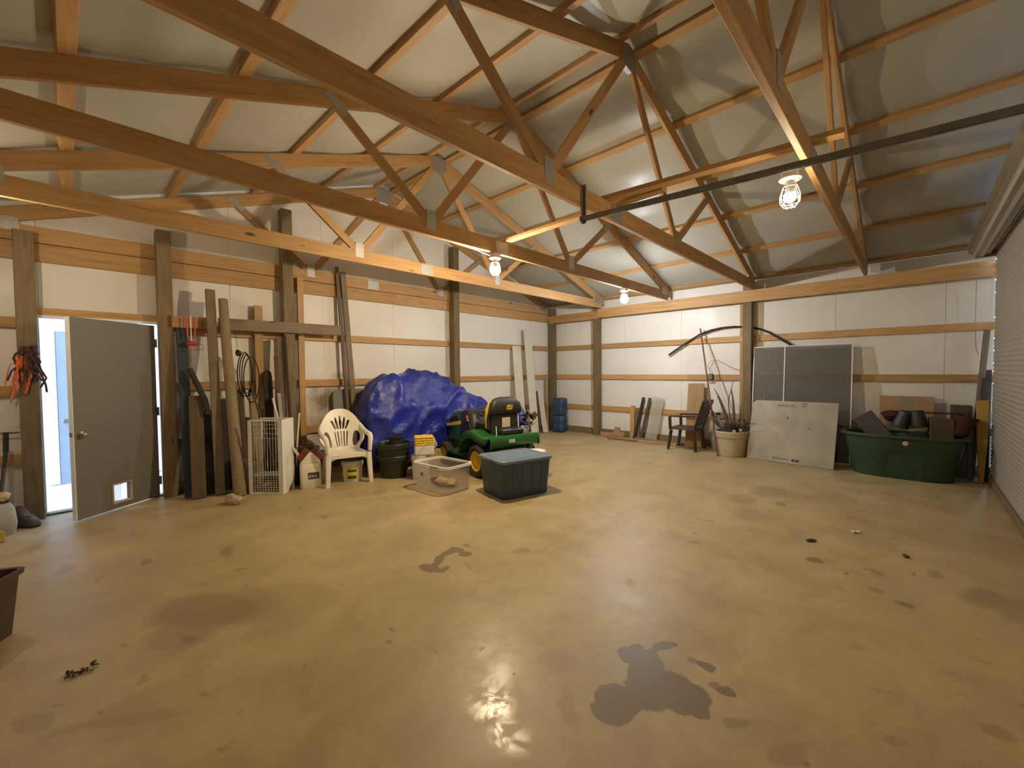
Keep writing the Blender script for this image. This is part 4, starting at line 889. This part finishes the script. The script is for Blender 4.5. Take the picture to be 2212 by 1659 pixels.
for k, z in enumerate((.0, .41)):
    jt = thing('water_jug', ['blue square water jug on the floor by the corner post, lower of two', 'dark blue square water jug stacked on the lower jug'][k], 'jug', (.44, -.27, z), .12, 'stacked blue jugs')
    part('jug_body', MB().loft([rrect(.25, .25, .05, 0), rrect(.29, .29, .06, .025), rrect(.29, .29, .06, .18), rrect(.28, .28, .06, .195), rrect(.29, .29, .06, .21), rrect(.29, .29, .06, .37), rrect(.25, .25, .06, .4)]), 'jug_blue', jt, smooth=True, angle=45)
    part('jug_cap', MB().lathe([(.03, .4), (.03, .409), (.001, .409)], 14, (.07, .0, 0)), 'black_plastic', jt)
    part('jug_grip', MB().tube([(.148, 0, .1), (.16, 0, .14), (.16, 0, .27), (.148, 0, .31)], .012, 8), 'jug_blue', jt, smooth=True)

# ---------------------------------------------------------------- along the back wall
board('stub_post', (2.2, -.03, .0), (2.2, -.01, .70), .09, .05, 'pine', None, (1, 0, 0), .003, 'short upright pine offcut standing against the back wall by the floor lumber', 'offcut')
board('plank', (2.27, -.09, .008), (2.46, -.03, .89), .055, .03, 'rust_tin', None, (1, 0, 0), .003, 'dark narrow strip leaning on the back wall beside the pine offcut', 'strip', 'strips leaning on the back wall')
board('plank', (2.43, -.12, .008), (2.6, -.03, .885), .06, .02, 'slate_plastic', None, (1, 0, 0), .003, 'grey narrow strip leaning beside a clear corrugated panel', 'strip', 'strips leaning on the back wall')
pc = board('corrugated_sheet', (2.66, -.14, .008), (2.79, -.03, .90), .24, .004, 'panel_clear', None, (1, 0, 0), 0, 'clear corrugated panel leaning on the back wall', 'panel')
board('plank', (2.32, -.03, .008), (2.32, -.02, .66), .1, .02, 'old_grey', None, (1, 0, 0), .003, 'short grey-brown board behind the dark strip on the back wall', 'plank')
grp = 'lumber lying on the floor by the back wall'
board('floor_board', (1.80, -.33, .02), (3.30, -.36, .02), .035, .09, 'pine', None, (0, 0, 1), .003, 'long pale board lying on the floor under the brown armchair', 'lumber', grp)
board('floor_board', (2.35, -.20, .04), (3.35, -.18, .02), .03, .08, 'old_grey', None, (0, 0, 1), .003, 'thin grey board lying on the floor against the back wall', 'lumber', grp)
board('floor_board', (1.50, -.16, .05), (1.98, -.22, .05), .08, .03, 'pine', None, (0, 0, 1), .003, 'short pine board on edge on the floor beside the first back wall post', 'lumber', grp)
board('floor_board', (1.84, -.42, .015), (2.5, -.38, .015), .025, .08, 'old', None, (0, 0, 1), .003, 'dark short board lying nearest the room on the floor lumber', 'lumber', grp)
single('carton_scrap', MB().prism([(-.16, 0), (.16, 0), (.17, .1), (.06, .11), (.06, .2), (-.05, .2), (-.05, .1), (-.15, .07)], -.03, .03, 'y'), 'card', 'torn brown carton scrap standing on the floor lumber', 'scrap', (1.95, -.24, .04), .15, bevel=.004)
board('particle_board', (3.57, -.27, .008), (3.55, -.06, 1.2), .3, .02, 'ply', None, (1, 0, 0), .003, 'tall brown particle board leaning behind the brown armchair', 'board')
# brown armchair
def brown_chair():
    t = thing('armchair', 'dark brown plastic armchair turned sideways by the planter', 'chair', (3.54, -.50, 0), PI)
    # local +x is the front
    for s in (-1, 1):
        part('leg', MB().loft([rrect(.04, .05, .01, 0, 3, .25, s*.23), rrect(.05, .055, .012, .36, 3, .2, s*.22)]), 'dark_brown', t, smooth=True)
        part('leg', MB().loft([rrect(.045, .05, .01, 0, 3, -.24, s*.22), rrect(.055, .055, .012, .4, 3, -.2, s*.21)]), 'dark_brown', t, smooth=True)
        part('armrest', MB().bar((.21, s*.25, .615), (-.24, s*.235, .635), .028, .055).bar((.205, s*.25, .37), (.215, s*.25, .61), .05, .035, (1, 0, 0)), 'dark_brown', t, bevel=.008)
    part('seat', MB().loft([rrect(.46, .46, .06, .375, 5, -.0, 0), rrect(.49, .48, .06, .39, 5, 0, 0), rrect(.48, .47, .06, .41, 5, 0, 0)]), 'brown_plastic', t, smooth=True, angle=40)
    b = part('backrest', MB().bar((-.21, -.21, .39), (-.37, -.23, .88), .05, .03, (0, 1, 0)).bar((-.21, .21, .39), (-.37, .23, .88), .05, .03, (0, 1, 0)).box((-.375, 0, .885), (.035, .5, .07)).box((-.225, 0, .46), (.03, .4, .05)), 'dark_brown', t, bevel=.008)
    for y in (-.12, -.04, .04, .12): part('back_slat', MB().bar((-.225, y*.9, .47), (-.365, y*1.1, .86), .045, .014, (0, 1, 0)), 'dark_brown', b, bevel=.004)
brown_chair()
single('rod', MB().tube([(4.19, -.83, .0), (3.62, -.06, 2.24)], .013, 10), 'red_metal', 'thin reddish rod leaning on the upper girt beside the planter', 'rod', smooth=True)
ac = [(2.99, 1.76), (3.14, 1.86), (3.29, 1.95), (3.45, 2.05), (3.6, 2.135), (3.8, 2.20), (4.0, 2.232), (4.2, 2.236), (4.35, 2.222), (4.5, 2.196), (4.62, 2.16), (4.76, 2.09), (4.89, 2.0), (5.0, 1.92), (5.08, 1.86)]
single('black_pipe', MB().tube([(x, .021 if 4.3 < x < 4.65 else (-.024 if x < 4.1 or x > 4.8 else -.002), z) for x, z in ac], .018, 10), 'black_rubber', 'long black bent pipe hung across the upper girt behind the second post', 'pipe', smooth=True)
ob = thing('outlet_box', 'small grey outlet box with a looping cable on the middle girt', 'outlet', (3.80, -.002, 1.33))
part('box_body', MB().box((0, -.03, 0), (.07, .06, .11)), 'steel', ob, bevel=.004)
part('box_cover', MB().box((-.04, -.06, -.04), (.09, .03, .012)), 'cable_grey', ob, bevel=.003)
part('cable_loop', MB().tube([(0, -.03, .055), (-.06, -.02, .2), (0, -.012, .3), (.12, -.008, .31), (.3, -.008, .2), (.42, -.008, .14), (.56, -.008, .12)], .005, 6), 'cable_grey', ob, smooth=True)
wbt = thing('water_bottle', 'large clear water bottle standing behind the reddish rod', 'bottle', (3.99, -.19, 0))
part('bottle_body', MB().lathe([(.10, 0), (.112, .02), (.112, .18), (.106, .2), (.112, .22), (.112, .42), (.1, .5), (.04, .58), (.035, .66), (.001, .66)], 26, cap0=True), 'bottle', wbt, smooth=True)
part('bottle_cap', MB().lathe([(.038, .64), (.038, .675), (.001, .675)], 16), 'jug_blue', wbt, smooth=True)
# planter with dead plant
pl = thing('planter', 'big beige plastic planter full of dead stems beside the second post', 'planter', (4.335, -.59, 0))
part('pot', MB().lathe([(.205, 0), (.215, .01), (.238, .31), (.25, .315), (.258, .41), (.25, .42), (.235, .42), (.225, .33), (.2, .2), (.001, .2)], 36, cap0=True), 'beige', pl, smooth=True)
part('soil', MB().lathe([(.001, .40), (.08, .42), (.15, .39), (.235, .37)], 24), 'soil', pl, smooth=True)
random.seed(5)
def blade(p0, p1, w, bend, seed):
    p0, p1 = V(p0), V(p1); mb = MB(); n = 8; rings = []
    d = (p1-p0).normalized(); s_ = d.cross(V((0, 1, .2))).normalized(); up = s_.cross(d)
    for k in range(n+1):
        q = k/n; c = p0.lerp(p1, q)+V((bend*math.sin(q*PI), 0, .02*math.sin(q*PI*2+seed))); ww = w*(1-.75*q**2)*(.7+.3*math.sin(min(1, q*3)*PI/2)); rings.append([c+s_*ww*math.cos(a)+up*ww*.3*math.sin(a) for a in [2*PI*i/8 for i in range(8)]])
    return mb.loft(rings)
for (p0, p1, w, b_) in (((-.05, .02, .38), (-.31, .05, 1.12), .022, .06), ((-.02, -.02, .38), (-.25, .05, .99), .03, .02), ((.02, .0, .38), (-.03, .05, 1.13), .026, .03), ((-.08, .0, .36), (-.35, .0, .80), .03, -.03), ((.06, .05, .38), (.12, .08, .84), .02, .02), ((-.06, .04, .36), (-.38, .03, .70), .018, -.04)):
    part('dead_stalk', blade(p0, p1, w, b_, w*100), 'stem', pl, smooth=True)
part('twig', MB().tube([(0, .03, .4), (-.06, .04, .8), (-.07, .04, .95), (-.03, .05, 1.1), (.0, .05, 1.27)], [.01, .009, .007, .006, .004], 6), 'stem', pl, smooth=True)
mb = MB()
for k in range(90):
    a = random.uniform(0, 6.28); r = random.uniform(.02, .2); c = V((r*math.cos(a)+.06, r*math.sin(a)*.8, random.uniform(.40, .46)))
    d = V((random.uniform(-.7, .7), random.uniform(-.6, .6), random.uniform(.1, 1))).normalized()*random.uniform(.06, .26); mid = c+d*.5+V((0, 0, .04))
    mb.tube([c, mid, c+d+V((random.uniform(-.05, .05), 0, -.02))], [.005, .004, .003], 4)
part('dead_tangle', mb, 'leaf', pl, kind='stuff')
for x, y, z, m_ in ((.08, -.16, .43, 'label'), (.17, -.12, .46, 'label')): part('plant_tag', MB().box((x, y, z), (.05, .004, .05), rz=.3), m_, pl, 'white plant tag')
# window sashes with smoky panes
def sash(name, x0, x1, zt, yb, yt, label):
    t = thing(name, label, 'screen', (x0, yb, 0), 0, 'window sashes leaning on the back wall'); w = x1-x0; L2 = math.hypot(zt, yt-yb); tilt = -math.atan2(yt-yb, zt)
    t.rotation_euler = (tilt, 0, 0)
    f = .018
    for a, b in (((0, -.012, 0), (f, .012, L2)), ((w-f, -.012, 0), (w, .012, L2)), ((f, -.012, 0), (w-f, .012, f)), ((f, -.012, L2-f), (w-f, .012, L2))): part('frame_bar', MB().box2(a, b), 'white_enamel', t, bevel=.002)
    part('pane', MB().box2((f, -.002, f), (w-f, .002, L2-f)), 'smoke', t)
sash('window_sash', 4.535, 5.02, 1.85, -.24, -.065, 'narrow window sash with a smoky pane leaning beside the second post')
sash('window_sash', 5.0, 5.90, 1.85, -.275, -.09, 'wide window sash with a smoky pane behind the foil-faced board')
# foil-faced board with upside-down print
fb = thing('sheathing_board', 'foil-faced board with upside-down print, leaning in front of the smoky sashes', 'board', (4.60, -.69, .004), math.radians(-5.5))
hgt = .98; fbm = M.Rotation(-.27, 4, 'X'); wd = 1.16
pts = [(0.0, 0), (wd, 0), (wd, hgt), (.05, hgt), (.02, hgt-.03), (0, hgt-.06)]
panel = part('foil_face', MB().prism([(x, z) for x, z in pts], -.006, 0, 'y'), 'foil', fb); panel.matrix_basis = fbm
o = part('board_core', MB().prism([(x-.012 if x == 0 else x, z) for x, z in pts], .0002, .012, 'y'), 'osb', panel, 'orange-brown wood core')
up_ = lambda x, z: M.Translation((x, -.0072, z)) @ M.Rotation(PI/2, 4, 'X') @ M.Rotation(PI, 4, 'Z')
text('printed_word', 'TechShield', .058, 'ink', panel, up_(.50, hgt-.075)); text('printed_mark', 'LP', .06, 'ink', panel, up_(.735, hgt-.062))
part('printed_bar', MB().box((.735, -.0068, hgt-.028), (.07, .001, .008)), 'ink', panel)
text('printed_word', 'TechShield', .05, 'ink', panel, up_(.48, .06)); part('printed_bar', MB().box((.68, -.0068, .055), (.1, .001, .035)), 'ink', panel); text('printed_mark', 'LP', .03, 'foil', panel, M.Translation((0, -.0006, 0)) @ up_(.68, .055))
for x, z, w, h in ((.52, .68, .012, .05), (.82, .55, .012, .035)): part('tear', MB().prism([(x, z), (x+w, z+h*.4), (x+w*.8, z+h), (x-w*.3, z+h*.7)], -.0075, -.006, 'y'), 'ink', panel)
board('offcut', (4.635, -.655, .004), (4.63, -.575, .34), .075, .03, 'osb', None, (1, 0, 0), .004, 'small orange-brown wood offcut at the foot of the foil board', 'offcut')
# stock tank
tk = thing('stock_tank', 'large oval dark green stock tank heaped with odds and ends', 'tank', (6.46, -.60, 0))
def oval(hw, hd, z, rec=0.0, n=72):
    pts = []
    for i in range(n):
        a = 2*PI*i/n; c, s_ = math.cos(a), math.sin(a); e = .72
        x = hw*math.copysign(abs(c)**e, c); y = hd*math.copysign(abs(s_)**.85, s_)
        k = 1.0
        if rec and s_ < 0 and abs(x) < .17-.06*(z/.5): k = 1-rec
        pts.append(V((x, y*k, z)))
    return pts
part('tank_wall', MB().loft([oval(.49, .25, 0), oval(.505, .262, .012, .09), oval(.565, .305, .34, .06), oval(.575, .312, .38, 0), oval(.60, .33, .50), oval(.60, .33, .55), oval(.585, .315, .55), oval(.49, .25, .03), oval(.02, .02, .02)]), 'tank_green', tk, smooth=True, angle=30)
part('tank_rim', MB().loft([oval(.605, .335, .545), oval(.645, .365, .545), oval(.65, .37, .56), oval(.645, .365, .578), oval(.60, .33, .58), oval(.59, .32, .57), oval(.605, .335, .545)], False, False), 'tank_green', tk, smooth=True, angle=60)
part('drain_plug', MB().lathe([(.03, 0), (.03, .015), (.02, .02), (.001, .02)], 16, (.05, -.33, .49), M.Rotation(PI/2, 4, 'X')), 'beige', tk, smooth=True)
board('slab', (6.40, -.52, .30), (6.04, -.50, .80), .24, .06, 'slate_plastic', None, (.8, 0, .6), .006, 'dark grey slab tilted out of the green tank', 'slab')
for k, (x, z, a) in enumerate(((6.44, .66, .3), (6.64, .67, -.15))):
    single('nursery_pot', MB().lathe([(.07, .22), (.075, .2), (.09, .02), (.1, .02), (.095, 0), (.085, 0), (.065, .2), (.001, .2)], 20, cap0=False), 'black_plastic', ['black nursery pot tipped over in the green tank beside the tilted slab', 'black nursery pot in the green tank beside the olive box'][k], 'pot', mx=M.Translation((x, -.52, z)) @ M.Rotation(a, 4, 'Y'), group='black pots in the tank', smooth=True)
single('sack', blob(MB(), (0, 0, 0), (.17, .13, .16), 11, .45, 3), 'black_plastic', 'crumpled black sack filling the middle of the green tank', 'sack', (6.56, -.56, .46), smooth=True)
single('cloth', blob(MB(), (0, 0, 0), (.1, .08, .07), 17, .5, 3), 'maroon', 'dark red cloth bundled behind the tilted slab in the green tank', 'cloth', (6.35, -.40, .80), smooth=True)
board('dowel', (6.45, -.36, .86), (7.06, -.36, .855), .025, .025, 'dark_brown', None, (0, 0, 1), .003, 'thin dark bar lying across the heap in the green tank', 'bar')
single('olive_box', MB().box((0, 0, 0), (.22, .2, .44)), 'olive', 'olive-brown box standing in the green tank', 'box', (6.84, -.52, .58), .1, bevel=.004)
single('red_bucket', MB().lathe([(.09, 0), (.115, .22), (.12, .22), (.12, .235), (.11, .235), (.085, .01), (.001, .01)], 20), 'maroon', 'dark red bucket at the end of the green tank by the roll-up door', 'bucket', mx=M.Translation((7.0, -.52, .62)) @ M.Rotation(.3, 4, 'Y'), smooth=True)
single('box', MB().box((0, 0, .48), (.2, .16, .96)), 'card_dark', 'tall brown carton behind the end of the green tank', 'box', (7.04, -.13, 0), 0, bevel=.004)
fc = single('flat_carton', MB().box((0, 0, .53), (.575, .07, 1.06)), 'card', 'flat cardboard carton standing behind the green tank', 'box', (6.5, -.09, 0), bevel=.004)
part('packing_tape', MB().box((0, -.0362, .93), (.15, .002, .26)), 'tape', fc, 'strip of clear packing tape')
# lumber against the roll-up door
grp = 'boards leaning beside the roll-up door'
board('plank', (7.13, -.30, .008), (7.25, -.19, 1.95), .06, .04, 'old', None, (1, 0, 0), .003, 'long dark board leaning across the corner by the roll-up door', 'plank', grp)
board('plank', (7.235, -.36, .008), (7.255, -.22, 1.43), .085, .03, 'rust_tin', None, (1, 0, 0), .003, 'shorter almost black board beside the roll-up door, behind the yellow foam', 'plank', grp)
mb = MB().prism([(-.02, .0), (.02, .0), (.05, .5), (.06, 1.05), (-.055, 1.04), (-.045, .5)], -.02, .02, 'y')
single('foam_strip', mb, 'foam_yellow', 'tapering yellow foam strip leaning beside the roll-up door', 'foam', mx=M.Translation((7.215, -.43, .004)) @ M.Rotation(-.08, 4, 'X'), bevel=.006)
board('plank', (7.12, -.40, .008), (7.11, -.29, .9), .05, .03, 'dark_brown', None, (1, 0, 0), .003, 'short dark board between the green tank and the yellow foam', 'plank', grp)
single('hanging_cord', MB().tube([(7.15, -.14, 2.62), (7.15, -.13, 2.2), (7.152, -.13, 1.9), (7.16, -.12, 1.72), (7.19, -.1, 1.62)], .004, 6), 'cable_grey', 'thin cord hanging from the back header near the roll-up door', 'cord', smooth=True)

# ---------------------------------------------------------------- beside the walk-in door
rp = thing('rope_bundle', 'tangled orange and dark rope hanging on the door post', 'rope', (.14, -8.655, 1.76))
def tangle(n, r, seed, off, spread):
    random.seed(seed); mb = MB()
    for k in range(n):
        pts = []; p = V((random.uniform(.015, .07), random.uniform(-.06, .06)*spread, 0))+V(off)
        for i in range(8):
            pts.append(tuple(p)); p = p+V((random.uniform(-.02, .025), random.uniform(-.045, .045)*spread, random.uniform(-.1, .02))); p.x = min(.1, max(.012, p.x))
        mb.tube(pts, r, 6)
    return mb
part('dark_strands', tangle(16, .009, 2, (0, 0.01, 0), .75), 'rope_dark', rp, smooth=True); part('orange_strands', tangle(6, .009, 8, (.03, -.02, -.1), .45), 'orange', rp, smooth=True)
part('loose_end', MB().tube([(.03, -.05, -.15), (.04, -.1, -.18), (.03, -.12, -.26), (.02, -.14, -.38)], .005, 6), 'orange', rp, smooth=True)
sh = thing('shovel', 'shovel with a black grip leaning on the wall left of the door', 'shovel', (.12, -8.81, 0))
part('shaft', MB().tube([(.3, -.05, .1), (.08, -.01, .60), (.03, .0, .74)], .014, 8), 'black_plastic', sh, smooth=True)
part('grip', MB().tube([(.03, .0, .72), (.02, .005, .92)], .02, 8), 'black_plastic', sh, smooth=True)
part('blade', MB().grid(lambda u, v: V((.30+.16*v, -.05+.2*(u-.5)*(1-.4*v*v), .115-.105*v+.02*math.cos((u-.5)*PI))), 8, 8), 'steel', sh, smooth=True, fixn=False)
single('wall_rod', MB().tube([(.012, -9.0, .905), (.012, -8.72, .897)], .008, 8), 'red_metal', 'short reddish rod fixed to the wall left of the door post', 'rod', smooth=True)
bg_ = thing('brush', 'tan bristled brush standing on a pale bag by the door post', 'brush', (.43, -8.83, .305))
part('bristles', blob(MB(), (0, 0, .04), (.05, .055, .045), 5, .3, 3), 'tan', bg_, smooth=True); part('brush_back', MB().box((0, 0, -.005), (.06, .1, .03)), 'brown_plastic', bg_, bevel=.008)
single('bag', MB().loft([rrect(.2, .2, .05, 0), rrect(.24, .22, .06, .1), rrect(.2, .2, .06, .24), rrect(.1, .16, .04, .285)]), 'cloth_grey', 'pale cloth bag on the floor below the tan brush', 'bag', (.43, -8.86, 0), .3, smooth=True)
bt = thing('work_boot', 'worn dark boot lying on the floor beside the door post', 'boot', (.30, -8.70, 0), math.radians(35))
part('boot_upper', MB().loft([[V((x, y*w, z0+(z1-z0)*s_)) for y, s_ in ((-1, 0), (-1, .6), (-.6, 1), (.6, 1), (1, .6), (1, 0))] for x, w, z0, z1 in ((-.14, .035, .02, .12), (-.1, .045, .02, .19), (-.03, .046, .02, .18), (.02, .045, .02, .12), (.08, .05, .02, .095), (.13, .04, .02, .075), (.15, .02, .02, .05))]), 'leather', bt, smooth=True, angle=70)
part('boot_sole', MB().loft([rrect(.29, .09, .04, 0), rrect(.3, .1, .045, .022)]), 'black_rubber', bt)
part('lace', MB().tube([(.0, -.03, .135), (.02, .03, .13), (.04, -.03, .12), (.06, .03, .11)], .004, 5), 'cloth_grey', bt)
single('sponge', MB().box((0, 0, .05), (.12, .1, .1)), 'foam_yellow', 'yellow foam block on the floor at the edge of the photo left of the door', 'foam', (.72, -8.86, 0), .4, bevel=.01)
# brown crate at the lower corner
bc = thing('plastic_crate', 'dark brown plastic crate standing on the floor near the camera, cut by the photo edge', 'crate', (2.90, -8.80, 0), math.radians(-30))
part('crate_body', MB().loft([rrect(.28, .24, .03, 0), rrect(.34, .30, .035, .36), rrect(.325, .285, .03, .36), rrect(.27, .23, .03, .015), rrect(.02, .02, .004, .015)]), 'brown_plastic', bc, smooth=True, angle=30)
part('crate_rim', MB().loft([rrect(.335, .295, .035, .335), rrect(.365, .325, .04, .335), rrect(.37, .33, .04, .36), rrect(.35, .31, .035, .365), rrect(.325, .285, .03, .36)], False, False), 'brown_plastic', bc, smooth=True, angle=40)
# litter on the slab
lf = MB(); random.seed(11)
for k in range(26):
    q = k/25; c = V((-.055+.11*q, .02*math.sin(q*7)+random.uniform(-.012, .012), random.uniform(.0, .012)))
    d = V((random.uniform(-1, 1), random.uniform(-1, 1), random.uniform(.0, .3))).normalized(); s_ = d.cross(V((0, 0, 1))).normalized(); L2 = random.uniform(.02, .035); w2 = random.uniform(.006, .011)
    m_ = c+d*L2*.5+V((0, 0, .006)); lf.add([c, m_+s_*w2, c+d*L2, m_-s_*w2, m_+V((0, 0, .004))], [(0, 1, 4), (1, 2, 4), (2, 3, 4), (3, 0, 4)])
single('leaf_clump', lf, 'leaf', 'small clump of dead leaves on the bare floor near the camera', 'leaves', (3.61, -8.375, .002), math.radians(105), fixn=False)
single('paper_scrap', MB().grid(lambda u, v: V(((u-.5)*.075, (v-.5)*.03, .004+.012*abs(math.sin(u*5+v)))), 8, 4), 'label', 'small white crumpled paper scrap on the open floor', 'paper', (6.22, -3.555, .002), math.radians(40), fixn=False)
for k, (x, y) in enumerate(((5.96, -4.05), (6.55, -3.92))):
    single('dirt_clod', blob(MB(), (0, 0, .008), (.045-.02*k, .02, .012), 31+k, .6, 2, 3), 'soil', ['dark dirt clod on the open floor left of the paper scrap', 'smaller dirt crumb on the open floor nearer the roll-up door'][k], 'dirt', (x, y, 0), .8+k, smooth=True)
